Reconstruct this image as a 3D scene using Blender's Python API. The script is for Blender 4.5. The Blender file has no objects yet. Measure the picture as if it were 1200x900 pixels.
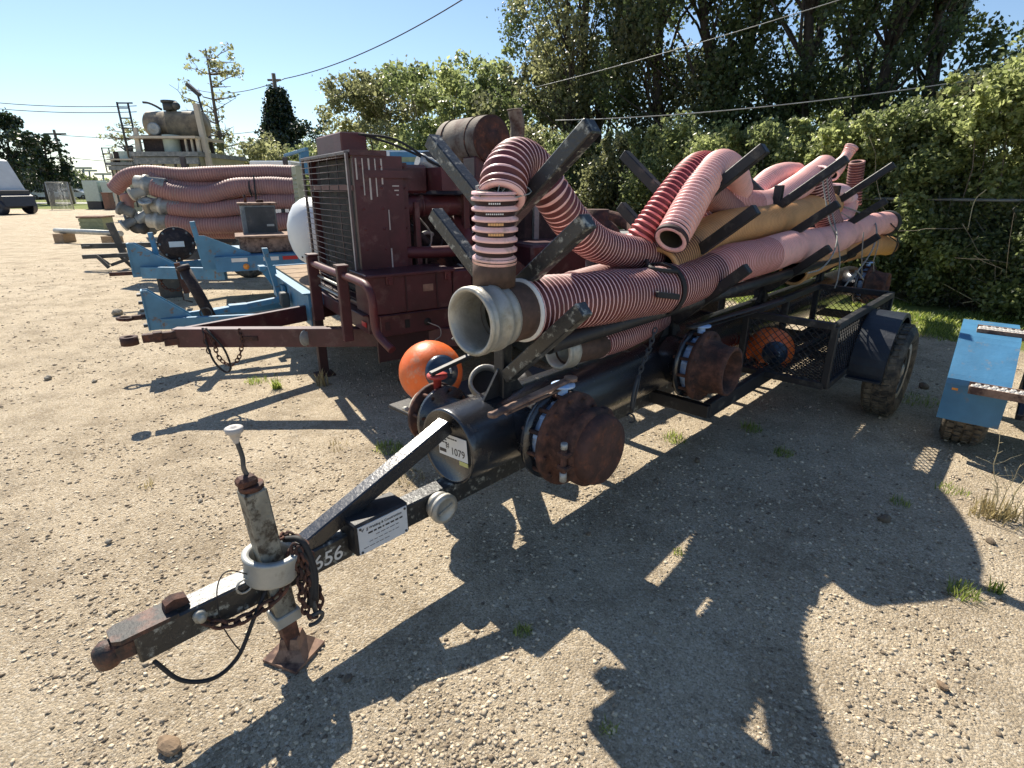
import bpy, math, random
import numpy as np
from mathutils import Vector, Matrix, noise
random.seed(7); RNG = np.random.default_rng(7)
SC = bpy.context.scene
COL = SC.collection
rad = math.radians

# ------------------------------------------------------------------ camera
FPX, PITCH, CAMH = 640.0, math.atan(230 / 640.0), 1.6
cam_d = bpy.data.cameras.new("camera")
cam_d.sensor_fit = 'HORIZONTAL'; cam_d.sensor_width = 36.0
cam_d.lens = 36.0 * FPX / 1200.0
cam_d.clip_start = 0.05; cam_d.clip_end = 3000
cam = bpy.data.objects.new("camera", cam_d); COL.objects.link(cam)
cam.location = (0, 0, CAMH); cam.rotation_euler = (math.pi / 2 - PITCH, 0, 0)
SC.camera = cam

# ------------------------------------------------------------------ sky, sun, exposure
SUN_EL, SUN_AZ = rad(46.8), rad(-29)       # azimuth measured from +Y towards +X
w = bpy.data.worlds.new("World"); SC.world = w; w.use_nodes = True
nt = w.node_tree; bgn = nt.nodes['Background']
sky = nt.nodes.new('ShaderNodeTexSky'); sky.sky_type = 'NISHITA'; sky.sun_disc = False
sky.sun_elevation = SUN_EL; sky.sun_rotation = SUN_AZ
sky.altitude = 0; sky.air_density = 1.0; sky.dust_density = 0.2; sky.ozone_density = 3.2
nt.links.new(sky.outputs[0], bgn.inputs[0]); bgn.inputs[1].default_value = 0.086
sun_d = bpy.data.lights.new("sun", 'SUN'); sun_d.energy = 5.0; sun_d.angle = rad(0.5); sun_d.color = (1.0, 0.92, 0.79)
sun = bpy.data.objects.new("sun", sun_d); COL.objects.link(sun)
sdir = Vector((math.sin(SUN_AZ) * math.cos(SUN_EL), math.cos(SUN_AZ) * math.cos(SUN_EL), math.sin(SUN_EL)))
sun.rotation_euler = sdir.to_track_quat('Z', 'Y').to_euler(); sun.location = (-5, 8, 12)
SC.view_settings.view_transform = 'Standard'; SC.view_settings.look = 'None'
SC.view_settings.exposure = 0.76; SC.view_settings.gamma = 1.0

# ------------------------------------------------------------------ materials
MATS = {}
def mat(name, col, rough=.55, metal=0., var=.25, scale=6., col2=None, c2=(.52, .62), s2=5., rough2=None,
        bump=.15, bscale=60., attr=None, trans=0., coat=0., stretch=None, var_cols=None, spec=.5):
    """procedural surface: base colour with noise variation, a second colour in patches (wear, rust, dust), fine relief"""
    m = bpy.data.materials.new(name); m.use_nodes = True; MATS[name] = m
    n = m.node_tree.nodes; L = m.node_tree.links; b = n['Principled BSDF']
    tc = n.new('ShaderNodeTexCoord'); src = tc.outputs['Object']
    if stretch:
        mp = n.new('ShaderNodeMapping'); mp.inputs['Scale'].default_value = stretch; L.new(src, mp.inputs[0]); src = mp.outputs[0]
    def nz(s, d=6, r=.6):
        t = n.new('ShaderNodeTexNoise'); t.inputs['Scale'].default_value = s; t.inputs['Detail'].default_value = d
        t.inputs['Roughness'].default_value = r; L.new(src, t.inputs[0]); return t.outputs[0]
    def ramp(f, p0, c0, p1, c1):
        r = n.new('ShaderNodeValToRGB'); e = r.color_ramp.elements
        e[0].position = p0; e[0].color = (*c0, 1); e[1].position = p1; e[1].color = (*c1, 1); L.new(f, r.inputs[0]); return r.outputs[0]
    lo = tuple(c * (1 - var) for c in col); hi = tuple(min(1, c * (1 + var)) for c in col)
    if var_cols: lo, hi = var_cols
    if attr:
        a = n.new('ShaderNodeAttribute'); a.attribute_name = attr; c = ramp(a.outputs['Fac'], 0., lo, 1., hi)
    else: c = ramp(nz(scale), .3, lo, .7, hi)
    b.inputs['Roughness'].default_value = rough
    if col2:
        k = ramp(nz(s2, 9, .68), c2[0], (0, 0, 0), c2[1], (1, 1, 1))
        mx = n.new('ShaderNodeMix'); mx.data_type = 'RGBA'; L.new(k, mx.inputs[0]); L.new(c, mx.inputs[6])
        L.new(ramp(nz(s2 * 3), .3, tuple(v * .7 for v in col2), .7, tuple(min(1, v * 1.3) for v in col2)), mx.inputs[7]); c = mx.outputs[2]
        if rough2 is not None:
            mr = n.new('ShaderNodeMapRange'); L.new(k, mr.inputs[0]); mr.inputs[3].default_value = rough; mr.inputs[4].default_value = rough2
            L.new(mr.outputs[0], b.inputs['Roughness'])
    L.new(c, b.inputs['Base Color'])
    b.inputs['Metallic'].default_value = metal
    b.inputs['Specular IOR Level'].default_value = spec
    if coat: b.inputs['Coat Weight'].default_value = coat; b.inputs['Coat Roughness'].default_value = .15
    if bump:
        bp = n.new('ShaderNodeBump'); bp.inputs['Strength'].default_value = bump; bp.inputs['Distance'].default_value = .01
        L.new(nz(bscale, 5), bp.inputs['Height']); L.new(bp.outputs[0], b.inputs['Normal'])
    if trans:
        out = n['Material Output']; t = n.new('ShaderNodeBsdfTranslucent'); ms = n.new('ShaderNodeMixShader'); ms.inputs[0].default_value = trans
        hs = n.new('ShaderNodeHueSaturation'); hs.inputs['Saturation'].default_value = .98; hs.inputs['Value'].default_value = 2.3; L.new(c, hs.inputs['Color'])
        L.new(hs.outputs[0], t.inputs[0]); L.new(b.outputs[0], ms.inputs[1]); L.new(t.outputs[0], ms.inputs[2]); L.new(ms.outputs[0], out.inputs[0])
    return m

RUST = (.16, .06, .03)
mat('black_paint', (.014, .016, .021), .27, col2=(.17, .14, .10), c2=(.60, .78), s2=9, rough2=.6, spec=1.)
mat('black_worn', (.015, .016, .019), .5, col2=(.10, .095, .08), c2=(.54, .72), s2=14, rough2=.8)
mat('black_beam', (.018, .020, .022), .38, col2=(.36, .37, .33), c2=(.54, .66), s2=26, rough2=.6, bump=.3, spec=.7)
mat('rust', (.12, .052, .034), .85, var=.6, scale=26, col2=(.035, .02, .018), c2=(.44, .6), s2=9, bump=.5, bscale=90)
mat('rust_dark', (.06, .028, .022), .8, var=.4, scale=14, col2=(.15, .055, .03), c2=(.5, .65), s2=16, bump=.4)
mat('rust_plate', (.27, .17, .12), .85, var=.4, scale=12, col2=(.09, .05, .04), c2=(.5, .6), s2=9)
mat('aluminium', (.46, .45, .41), .52, metal=.55, var=.18, scale=10, col2=(.30, .28, .22), c2=(.5, .7), s2=7, rough2=.75, bump=.3, bscale=40)
mat('hitch_worn', (.022, .022, .023), .6, col2=(.13, .055, .035), c2=(.46, .60), s2=12, bump=.4)
mat('rail_grey', (.16, .165, .16), .6, metal=.3)
mat('galvanised', (.42, .43, .41), .55, metal=.5, var=.2, col2=(.2, .19, .16), c2=(.55, .7), s2=9)
mat('jack_paint', (.24, .235, .20), .6, metal=.2, var=.4, scale=14, col2=(.05, .04, .03), c2=(.48, .58), s2=16, bump=.4)
mat('steel_grey', (.26, .27, .26), .6, metal=.2, var=.3, col2=(.13, .09, .06), c2=(.55, .68), s2=12)
mat('valve_blue', (.35, .52, .80), .5, var=.15, col2=(.6, .66, .74), c2=(.5, .65), s2=18)
mat('pink_rib', (.90, .55, .525), .33, var=.10, scale=2.5, col2=(.50, .33, .26), c2=(.53, .68), s2=8, bump=.05, spec=.6)
mat('red_rib', (.82, .22, .20), .38, var=.16, scale=2.5, col2=(.45, .22, .2), c2=(.6, .8), s2=5, bump=.05)
mat('light_groove', (.46, .17, .15), .5, var=.2, bump=0)
mat('red_groove', (.16, .018, .022), .5, var=.3, scale=8, bump=0)
mat('brown_groove', (.13, .03, .03), .55, var=.3, scale=8, bump=0)
mat('mid_groove', (.78, .40, .35), .5, var=.2, scale=8, bump=0)
mat('tan_rib', (.66, .36, .14), .45, var=.2, scale=3, col2=(.38, .24, .14), c2=(.55, .75), s2=5, bump=.08)
mat('tan_groove', (.17, .075, .03), .55, var=.2, bump=0)
mat('tan_mid', (.52, .27, .11), .5, var=.15, bump=0)
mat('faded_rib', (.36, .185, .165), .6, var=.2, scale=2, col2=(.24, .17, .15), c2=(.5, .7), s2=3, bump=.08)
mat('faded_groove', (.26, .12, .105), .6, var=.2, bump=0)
mat('hose_inner', (.05, .045, .03), .6, var=.4, scale=14, bump=.1)
mat('hose_inner_yellow', (.40, .27, .09), .55, var=.5, scale=20, bump=.1)
mat('cuff_brown', (.085, .05, .037), .7, var=.3, scale=30, col2=(.30, .24, .19), c2=(.66, .72), s2=7, bump=.2)
mat('cuff_dark', (.035, .016, .016), .7, bump=0)
mat('rubber', (.022, .022, .024), .6, var=.3, scale=12, col2=(.10, .09, .075), c2=(.5, .7), s2=8)
mat('tyre', (.035, .033, .030), .8, var=.3, scale=12, col2=(.19, .155, .11), c2=(.40, .62), s2=11, bump=.4)
mat('strap_black', (.02, .02, .022), .7, bump=.1)
mat('rope_grey', (.30, .29, .26), .85, var=.3, scale=30)
mat('strand', (.30, .34, .33), .6, var=.3)
mat('white_sticker', (.78, .78, .76), .5, var=.05, bump=0)
mat('sign_white', (.62, .64, .66), .45, var=.06, scale=12, col2=(.45, .46, .46), c2=(.6, .7), s2=9, bump=0)
mat('yellow_sticker', (.62, .60, .22), .5, var=.05, bump=0)
mat('print_black', (.02, .02, .025), .5, bump=0)
mat('print_white', (.70, .70, .68), .5, var=.06, bump=0)
mat('maroon', (.066, .017, .021), .45, var=.35, scale=5, col2=(.15, .09, .08), c2=(.55, .72), s2=8, rough2=.75, spec=.5)
mat('maroon_worn', (.10, .024, .026), .5, var=.25, scale=5, col2=(.36, .29, .26), c2=(.63, .68), s2=6, rough2=.8)
mat('maroon_dark', (.035, .012, .014), .6, var=.3)
mat('engine_dark', (.022, .014, .015), .7, var=.5, scale=20, col2=(.07, .045, .04), c2=(.5, .65), s2=12)
mat('chip_white', (.50, .48, .44), .7, var=.2)
mat('grille_dark', (.012, .011, .011), .7, var=.4, scale=30)
mat('wire_pale', (.11, .085, .08), .5, metal=.3)
mat('pale_edge', (.50, .47, .44), .6)
mat('muffler', (.20, .165, .13), .8, var=.35, scale=6, col2=(.085, .042, .03), c2=(.48, .62), s2=5, bump=.3)
mat('blue_paint', (.06, .20, .35), .48, var=.2, scale=5, col2=(.20, .18, .15), c2=(.58, .70), s2=8, rough2=.8)
mat('blue_worn', (.075, .22, .35), .5, var=.18, scale=6, col2=(.17, .13, .10), c2=(.57, .66), s2=11, rough2=.7)
mat('blue_deep', (.009, .014, .024), .5, var=.2, scale=5, col2=(.02, .03, .04), c2=(.5, .7), s2=6)
mat('wood_deck', (.34, .24, .15), .85, var=.35, scale=9, col2=(.16, .11, .07), c2=(.5, .65), s2=7, stretch=(1, 8, 8), bump=.4)
mat('white_tank', (.72, .74, .74), .4, var=.06, col2=(.55, .54, .48), c2=(.6, .75), s2=6)
mat('orange_float', (.80, .15, .025), .45, var=.2, scale=5, col2=(.58, .30, .18), c2=(.54, .70), s2=11, bump=.1, spec=.5)
mat('navy_cap', (.012, .03, .06), .32, var=.3, scale=20, coat=.3)
mat('red_paint', (.45, .05, .04), .5)
mat('reflector_red', (.45, .03, .03), .3, var=.1, bump=0)
mat('reflector_white', (.75, .72, .68), .3, var=.1, bump=0)
mat('amber_lens', (.8, .3, .05), .3, bump=0)
mat('box_grey', (.15, .17, .18), .55, var=.3, scale=7, col2=(.3, .31, .3), c2=(.5, .65), s2=9)
mat('panel_olive', (.33, .34, .24), .6, var=.15, scale=3, col2=(.2, .19, .14), c2=(.6, .7), s2=4)
mat('tank_tan', (.30, .25, .17), .65, var=.3, scale=2, col2=(.10, .085, .07), c2=(.46, .62), s2=1.6)
mat('dark_steel', (.055, .058, .06), .6, var=.35, scale=5, col2=(.14, .12, .10), c2=(.55, .7), s2=5)
mat('crate_green', (.25, .28, .17), .7, var=.2, scale=10)
mat('cabinet_green', (.42, .50, .45), .55, var=.1)
mat('brown_paint', (.16, .08, .055), .6)
mat('tarp_white', (.62, .64, .66), .6, var=.1, scale=1.5)
mat('tarp_tan', (.50, .46, .38), .7, var=.1)
mat('truck_dark', (.02, .022, .035), .45)
mat('car_white', (.75, .76, .78), .25, var=.03, bump=0, coat=.5)
mat('car_blue', (.12, .16, .26), .25, var=.03, bump=0, coat=.5)
mat('car_silver', (.42, .44, .47), .25, var=.03, bump=0, coat=.5)
mat('glass_dark', (.03, .035, .04), .08, var=.1, bump=0)
mat('pole_wood', (.17, .135, .10), .85, var=.3, scale=6, stretch=(6, 6, 1))
mat('fence_wire', (.33, .34, .34), .5, metal=.5)
mat('bark', (.13, .105, .08), .9, var=.4, scale=9, stretch=(5, 5, 1), bump=.6, bscale=25)
mat('bark_dark', (.055, .045, .035), .9, var=.4, scale=9, stretch=(5, 5, 1), bump=.6, bscale=25)
mat('twig', (.26, .22, .17), .9, var=.3)
def leafmat(nm, lo, hi, tr=.50, rough=.42): mat(nm, lo, rough, attr='tone', var_cols=(lo, hi), trans=tr, bump=0, spec=.6)
leafmat('leaf_bright', (.065, .09, .032), (.32, .35, .14), rough=.38)
leafmat('leaf_mid', (.05, .07, .028), (.21, .24, .095), rough=.38)
leafmat('leaf_dark', (.024, .038, .016), (.115, .145, .05), .45)
leafmat('leaf_cedar', (.008, .020, .009), (.028, .048, .016), .15)
leafmat('leaf_olive', (.06, .07, .034), (.21, .215, .10), rough=.38)
leafmat('leaf_dry', (.16, .13, .06), (.40, .33, .17), .3)
leafmat('grass_green', (.07, .12, .018), (.30, .33, .08), .45)
mat('dry_stem', (.42, .36, .22), .8, var=.2)
mat('stone_pale', (.36, .32, .25), .9, attr='tone', var_cols=((.15, .115, .08), (.74, .62, .45)), bump=.2, bscale=200)
mat('stone_grey', (.30, .27, .22), .9, var=.3, scale=12, col2=(.2, .16, .11), s2=6, bump=.4, bscale=50)
mat('stone_brown', (.23, .16, .10), .9, var=.3, scale=12, bump=.4, bscale=50)
mat('concrete', (.45, .43, .40), .9)

# ------------------------------------------------------------------ frames and mesh building
class Frame:
    """local axes: x forward along azimuth az (deg from +Y to +X), y to the left, z up"""
    def __init__(s, ox, oy, az, oz=0., roll=0.):
        s.az = az; a = rad(az)
        s.M = Matrix.Translation((ox, oy, oz)) @ Matrix.Rotation(math.pi / 2 - a, 4, 'Z') @ Matrix.Rotation(roll, 4, 'X')
        s.I = s.M.inverted()
    def w(s, p): return s.M @ Vector(p)
WORLD = Frame(0, 0, 90)
def ray(px, py):
    u = (px - 600) / FPX; v = (py - 450) / FPX; S, C_ = math.sin(PITCH), math.cos(PITCH)
    return Vector((u, C_ - v * S, -(S + v * C_)))
def site(px, py, F, ax, val):
    """survey: the point of frame F seen at photo position (px,py) that has the known coordinate val on axis ax"""
    o = F.I @ Vector((0, 0, CAMH)); d = (F.I.to_3x3() @ ray(px, py)); i = 'xyz'.index(ax)
    return o + d * ((val - o[i]) / d[i])
def far(px, py, Y): return Vector((0, 0, CAMH)) + ray(px, py) * (Y / ray(px, py).y)

class MB:
    def __init__(s, F=WORLD): s.F = F; s.v = []; s.f = []; s.m = []; s.sm = []; s.cur = 0; s.smooth = False
    def mat(s, i): s.cur = i; return s
    def _add(s, vs, fs, smooth=None, mi=None):
        o = len(s.v); M = s.F.M
        s.v += [M @ Vector(p) for p in vs]
        for f in fs:
            s.f.append(tuple(o + i for i in f)); s.m.append(s.cur if mi is None else mi); s.sm.append(bool(s.smooth if smooth is None else smooth))
    def box(s, c, d, R=None, bev=0.):
        x, y, z = (k / 2 for k in d); c = Vector(c); R = R or Matrix.Identity(3)
        b = min(bev, x * .9, y * .9, z * .9)
        if b <= 0:
            vs = [c + R @ Vector((sx * x, sy * y, sz * z)) for sz in (-1, 1) for sx, sy in ((-1, -1), (1, -1), (1, 1), (-1, 1))]
            s._add(vs, [(3, 2, 1, 0), (4, 5, 6, 7), (0, 1, 5, 4), (1, 2, 6, 5), (2, 3, 7, 6), (3, 0, 4, 7)]); return s
        vs = []; idx = {}
        for sx in (-1, 1):
            for sy in (-1, 1):
                for sz in (-1, 1):
                    for k in range(3):
                        q = [sx * (x - b), sy * (y - b), sz * (z - b)]; q[k] = (sx * x, sy * y, sz * z)[k]
                        idx[(sx, sy, sz, k)] = len(vs); vs.append(c + R @ Vector(q))
        fs = []
        def face(l):
            pts = [vs[i] for i in l]; ctr = sum(pts, Vector()) / len(pts); nrm = (pts[1] - pts[0]).cross(pts[2] - pts[0])
            fs.append(tuple(l) if nrm.dot(ctr - c) > 0 else tuple(reversed(l)))
        P = (-1, 1)
        for k in range(3):
            a, bb = [i for i in range(3) if i != k]
            for sg in P:
                l = []
                for u, v in ((-1, -1), (1, -1), (1, 1), (-1, 1)):
                    q = [0, 0, 0]; q[k] = sg; q[a] = u; q[bb] = v; l.append(idx[(*q, k)])
                face(l)
            for u in P:
                for v in P:
                    l = []
                    for sg, kk in ((-1, a), (-1, bb), (1, bb), (1, a)):
                        q = [0, 0, 0]; q[k] = sg; q[a] = u; q[bb] = v; l.append(idx[(*q, kk)])
                    face(l)
        for sx in P:
            for sy in P:
                for sz in P: face([idx[(sx, sy, sz, k)] for k in range(3)])
        s._add(vs, fs); return s
    def beam(s, p0, p1, w_, h, up=(0, 0, 1), bev=.004):
        p0, p1 = Vector(p0), Vector(p1); d = p1 - p0; L = d.length; x = d.normalized(); up = Vector(up)
        if abs(x.dot(up)) > .97: up = Vector((1, 0, 0))
        y = up.cross(x).normalized(); z = x.cross(y)
        return s.box((p0 + p1) / 2, (L, w_, h), Matrix((x, y, z)).transposed(), bev)
    def ring_frames(s, pts):
        pts = [Vector(p) for p in pts]; T = []
        for i in range(len(pts)):
            a = pts[max(0, i - 1)]; b = pts[min(len(pts) - 1, i + 1)]; T.append((b - a).normalized())
        up = Vector((0, 0, 1)) if abs(T[0].z) < .95 else Vector((1, 0, 0))
        n = up.cross(T[0]).normalized(); fr = []
        for t in T:
            n = (n - t * n.dot(t)).normalized(); fr.append((n, t.cross(n)))
        return pts, T, fr
    def tube(s, pts, r, seg=12, caps=True, mats=None):
        pts, T, fr = s.ring_frames(pts)
        rr = r if hasattr(r, '__len__') else [r] * len(pts)
        vs = []; fs = []; ms = []
        for p, (n, b), q in zip(pts, fr, rr):
            for k in range(seg):
                a = 2 * math.pi * k / seg; vs.append(p + n * (q * math.cos(a)) + b * (q * math.sin(a)))
        for i in range(len(pts) - 1):
            for k in range(seg):
                k2 = (k + 1) % seg; fs.append((i * seg + k, i * seg + k2, (i + 1) * seg + k2, (i + 1) * seg + k)); ms.append(s.cur if mats is None else mats[i])
        o = len(s.v); M = s.F.M; s.v += [M @ p for p in vs]
        for f, m_ in zip(fs, ms): s.f.append(tuple(o + i for i in f)); s.m.append(m_); s.sm.append(True)
        if caps:
            s.f.append(tuple(o + k for k in reversed(range(seg)))); s.m.append(s.cur if mats is None else mats[0]); s.sm.append(False)
            l = (len(pts) - 1) * seg; s.f.append(tuple(o + l + k for k in range(seg))); s.m.append(s.cur if mats is None else mats[-1]); s.sm.append(False)
        return s
    def cyl(s, p0, p1, r, seg=20, r1=None, caps=True): return s.tube([p0, p1], [r, r if r1 is None else r1], seg, caps)
    def lathe(s, o, axis, prof, seg=24, mats=None, smooth=True):
        """prof: list of (distance along axis, radius)"""
        o = Vector(o); a = Vector(axis).normalized(); up = Vector((0, 0, 1)) if abs(a.z) < .9 else Vector((1, 0, 0))
        n = up.cross(a).normalized(); b = a.cross(n); base = len(s.v); M = s.F.M
        for h, r in prof:
            for k in range(seg):
                t = 2 * math.pi * k / seg; s.v.append(M @ (o + a * h + (n * math.cos(t) + b * math.sin(t)) * max(r, 1e-4)))
        for i in range(len(prof) - 1):
            for k in range(seg):
                k2 = (k + 1) % seg; s.f.append((base + i * seg + k, base + i * seg + k2, base + (i + 1) * seg + k2, base + (i + 1) * seg + k))
                s.m.append(s.cur if mats is None else mats[i]); s.sm.append(smooth)
        return s
    def disc(s, o, axis, r, th, seg=24): return s.lathe(o, axis, [(-th / 2, 0), (-th / 2, r), (th / 2, r), (th / 2, 0)], seg, smooth=False)
    def prism(s, poly, n, th):
        """flat outline (3-D points) given thickness th along n"""
        poly = [Vector(p) for p in poly]; n = Vector(n).normalized() * (th / 2); k = len(poly)
        ar = sum(((poly[i] - poly[0]).cross(poly[i + 1] - poly[0]) for i in range(1, k - 1)), Vector())
        if ar.dot(n) < 0: poly = poly[::-1]
        vs = [p - n for p in poly] + [p + n for p in poly]
        fs = [tuple(reversed(range(k))), tuple(range(k, 2 * k))] + [(i, (i + 1) % k, k + (i + 1) % k, k + i) for i in range(k)]
        s._add(vs, fs, False); return s
    def sphere(s, c, r, nu=20, nv=12, sc=(1, 1, 1)):
        c = Vector(c); vs = []; fs = []
        for i in range(nv + 1):
            p = math.pi * i / nv
            for j in range(nu):
                t = 2 * math.pi * j / nu; vs.append(c + Vector((r * sc[0] * math.sin(p) * math.cos(t), r * sc[1] * math.sin(p) * math.sin(t), r * sc[2] * math.cos(p))))
        for i in range(nv):
            for j in range(nu):
                j2 = (j + 1) % nu; fs.append((i * nu + j, (i + 1) * nu + j, (i + 1) * nu + j2, i * nu + j2))
        s._add(vs, fs, True); return s
    def torus(s, c, axis, R, r, seg=20, sub=6, arc=2 * math.pi, a0=0.):
        c = Vector(c); a = Vector(axis).normalized(); up = Vector((0, 0, 1)) if abs(a.z) < .9 else Vector((1, 0, 0))
        n = up.cross(a).normalized(); b = a.cross(n); full = arc > 6.28
        pts = [c + (n * math.cos(a0 + arc * i / seg) + b * math.sin(a0 + arc * i / seg)) * R for i in range(seg + 1)]
        return s.tube(pts, r, sub, not full)
    def chain(s, pts, link=.035, r=.004, wid=.5):
        """row of oval links along a path, every second one turned"""
        pts = catmull(pts, 24); L = [0]
        for i in range(1, len(pts)): L.append(L[-1] + (pts[i] - pts[i - 1]).length)
        n = max(2, int(L[-1] / (link * .72)))
        for k in range(n):
            t = L[-1] * (k + .5) / n; i = next(j for j in range(1, len(L)) if L[j] >= t); f = (t - L[i - 1]) / max(1e-6, L[i] - L[i - 1])
            p = pts[i - 1].lerp(pts[i], f); x = (pts[i] - pts[i - 1]).normalized(); up = Vector((0, 0, 1)) if abs(x.z) < .8 else Vector((0, 1, 0))
            y = up.cross(x).normalized(); z = x.cross(y)
            if k % 2: y, z = z, y
            q = []
            for j in range(13):
                a = 2 * math.pi * j / 12; q.append(p + x * (math.cos(a) * link * .5) + y * (math.sin(a) * link * wid * .5))
            s.tube(q, r, 5, False)
        return s
    def build(s, name, mats, parent=None, origin=None, **props):
        me = bpy.data.meshes.new(name)
        if not isinstance(mats, (list, tuple)): mats = [mats]
        ob = bpy.data.objects.new(name, me)
        if parent is not None: inv = parent['_'] if False else PINV[parent.name]
        else:
            o = Vector(origin) if origin is not None else (sum(s.v, Vector()) / max(1, len(s.v)))
            if origin is None: o.z = min(p.z for p in s.v)
            ob.location = o; inv = Matrix.Translation(-o)
        me.from_pydata([tuple(inv @ p) for p in s.v], [], s.f)
        for m_ in mats: me.materials.append(MATS[m_])
        me.polygons.foreach_set('material_index', s.m); me.polygons.foreach_set('use_smooth', s.sm); me.update()
        COL.objects.link(ob)
        if parent is not None:
            ob.parent = parent; PINV[ob.name] = inv
        else: PINV[ob.name] = inv
        for k, v_ in props.items(): ob[k] = v_
        return ob
PINV = {}
def thing(name, label, cat, F=None, loc=(0, 0, 0), group=None):
    """an Empty at the thing's base; F gives its heading, loc is in F's coordinates"""
    F = F or WORLD; o = bpy.data.objects.new(name, None); COL.objects.link(o)
    M = F.M @ Matrix.Translation(loc); o.matrix_world = M; o.location = M.to_translation(); o.rotation_euler = M.to_euler()
    o.empty_display_size = .1; o['label'] = label; o['category'] = cat
    if group: o['group'] = group
    PINV[o.name] = M.inverted(); return o
def tag(o, label, cat, group=None):
    o['label'] = label; o['category'] = cat
    if group: o['group'] = group
    return o
def copy_tree(o, parent=None):
    c = o.copy(); COL.objects.link(c); c.parent = parent
    for ch in [x for x in KIDS.get(o.name, [])]: k = copy_tree(ch, c); KIDS.setdefault(c.name, []).append(k)
    return c
KIDS = {}
def catmull(pts, n=12):
    pts = [Vector(p) for p in pts]
    if len(pts) < 3: return [pts[0].lerp(pts[-1], i / n) for i in range(n + 1)]
    P = [pts[0] * 2 - pts[1]] + pts + [pts[-1] * 2 - pts[-2]]; out = []
    for i in range(1, len(P) - 2):
        a, b, c, d = P[i - 1:i + 3]
        for k in range(n):
            t = k / n; out.append(.5 * ((2 * b) + (c - a) * t + (2 * a - 5 * b + 4 * c - d) * t * t + (3 * b - a - 3 * c + d) * t ** 3))
    out.append(pts[-1]); return out
def resample(pts, step):
    out = [pts[0]]; acc = 0
    for a, b in zip(pts, pts[1:]):
        L = (b - a).length; pos = step - acc
        while pos <= L: out.append(a.lerp(b, pos / L)); pos += step
        acc = L - (pos - step)
    return out
def sag_wire(a, b, sag, n=20):
    a, b = Vector(a), Vector(b); return [a.lerp(b, i / n) - Vector((0, 0, sag * 4 * (i / n) * (1 - i / n))) for i in range(n + 1)]
def text_mesh(s, size, F, o, xdir, ydir, name, m, parent, depth=.0006, bold=False, shear=0.):
    """flat print on a surface: o = lower-left corner in F, xdir/ydir = writing directions in F"""
    cu = bpy.data.curves.new(name, 'FONT'); cu.body = s; cu.size = size; cu.extrude = depth; cu.shear = shear
    if bold: cu.offset = size * .008
    tmp = bpy.data.objects.new('tmp_text', cu); COL.objects.link(tmp)
    dg = bpy.context.evaluated_depsgraph_get(); dg.update()
    me = bpy.data.meshes.new_from_object(tmp.evaluated_get(dg)); bpy.data.objects.remove(tmp)
    me.name = name; ob = bpy.data.objects.new(name, me); me.materials.clear(); me.materials.append(MATS[m])
    x = Vector(xdir).normalized(); y = Vector(ydir).normalized(); z = x.cross(y)
    M = Matrix((x, y, z)).transposed().to_4x4(); M.translation = Vector(o)
    me.transform(PINV[parent.name] @ F.M @ M); ob.parent = parent; COL.objects.link(ob); PINV[ob.name] = PINV[parent.name]; return ob

def np_mesh(name, verts, faces, mats, tone=None, parent=None, smooth=False, mi=None, **props):
    me = bpy.data.meshes.new(name); k = faces.shape[1]; nf = len(faces)
    v = verts.astype(np.float64)
    ob = bpy.data.objects.new(name, me)
    if parent is not None:
        I = np.array(PINV[parent.name]); v = v @ I[:3, :3].T + I[:3, 3]
    me.vertices.add(len(v)); me.vertices.foreach_set('co', v.astype(np.float32).ravel())
    me.loops.add(nf * k); me.loops.foreach_set('vertex_index', faces.astype(np.int32).ravel())
    me.polygons.add(nf); me.polygons.foreach_set('loop_start', np.arange(0, nf * k, k, dtype=np.int32))
    me.polygons.foreach_set('loop_total', np.full(nf, k, dtype=np.int32))
    if smooth: me.polygons.foreach_set('use_smooth', np.ones(nf, dtype=bool))
    for m_ in (mats if isinstance(mats, (list, tuple)) else [mats]): me.materials.append(MATS[m_])
    if mi is not None: me.polygons.foreach_set('material_index', mi.astype(np.int32))
    if tone is not None:
        a = me.attributes.new('tone', 'FLOAT', 'POINT'); a.data.foreach_set('value', tone.astype(np.float32))
    me.update(calc_edges=True); COL.objects.link(ob); ob.parent = parent
    for k_, v_ in props.items(): ob[k_] = v_
    return ob
# ------------------------------------------------------------------ ground
HP, HD, HN = Vector((5.95, 7.6, 0)), Vector((-.6, .8, 0)), Vector((-.8, -.6, 0))   # fence line: point, direction, normal towards the yard
def hl(q, off=0., z=0.): return HP + HD * q - HN * off + Vector((0, 0, z))
def smooth(a, b, x): t = np.clip((x - a) / (b - a), 0, 1); return t * t * (3 - 2 * t)
gx = np.concatenate([-np.geomspace(900, 9, 26), np.linspace(-8.8, 12, 150), np.geomspace(12.4, 900, 26)])
gy = np.concatenate([-np.geomspace(300, 1.2, 14), np.linspace(-1, 14, 120), np.geomspace(14.5, 1500, 40)])
X, Y = np.meshgrid(gx, gy); Z = np.zeros_like(X)
for i in range(X.shape[0]):
    for j in range(X.shape[1]):
        x, y = X[i, j], Y[i, j]
        if -9 < x < 13 and -2 < y < 15: Z[i, j] = .010 * noise.noise((x * 1.1, y * 1.1, 0)) + .005 * noise.noise((x * 4, y * 4, 3))
hd = (X - HP.x) * HN.x + (Y - HP.y) * HN.y            # metres from the fence towards the yard
G = np.maximum(1 - smooth(1.3, 2.5, hd), smooth(33, 39, Y + X * .25) * .95)
ny, nx = X.shape; ii = np.arange(ny * nx).reshape(ny, nx)
fc = np.stack([ii[:-1, :-1], ii[:-1, 1:], ii[1:, 1:], ii[1:, :-1]], -1).reshape(-1, 4)
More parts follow.
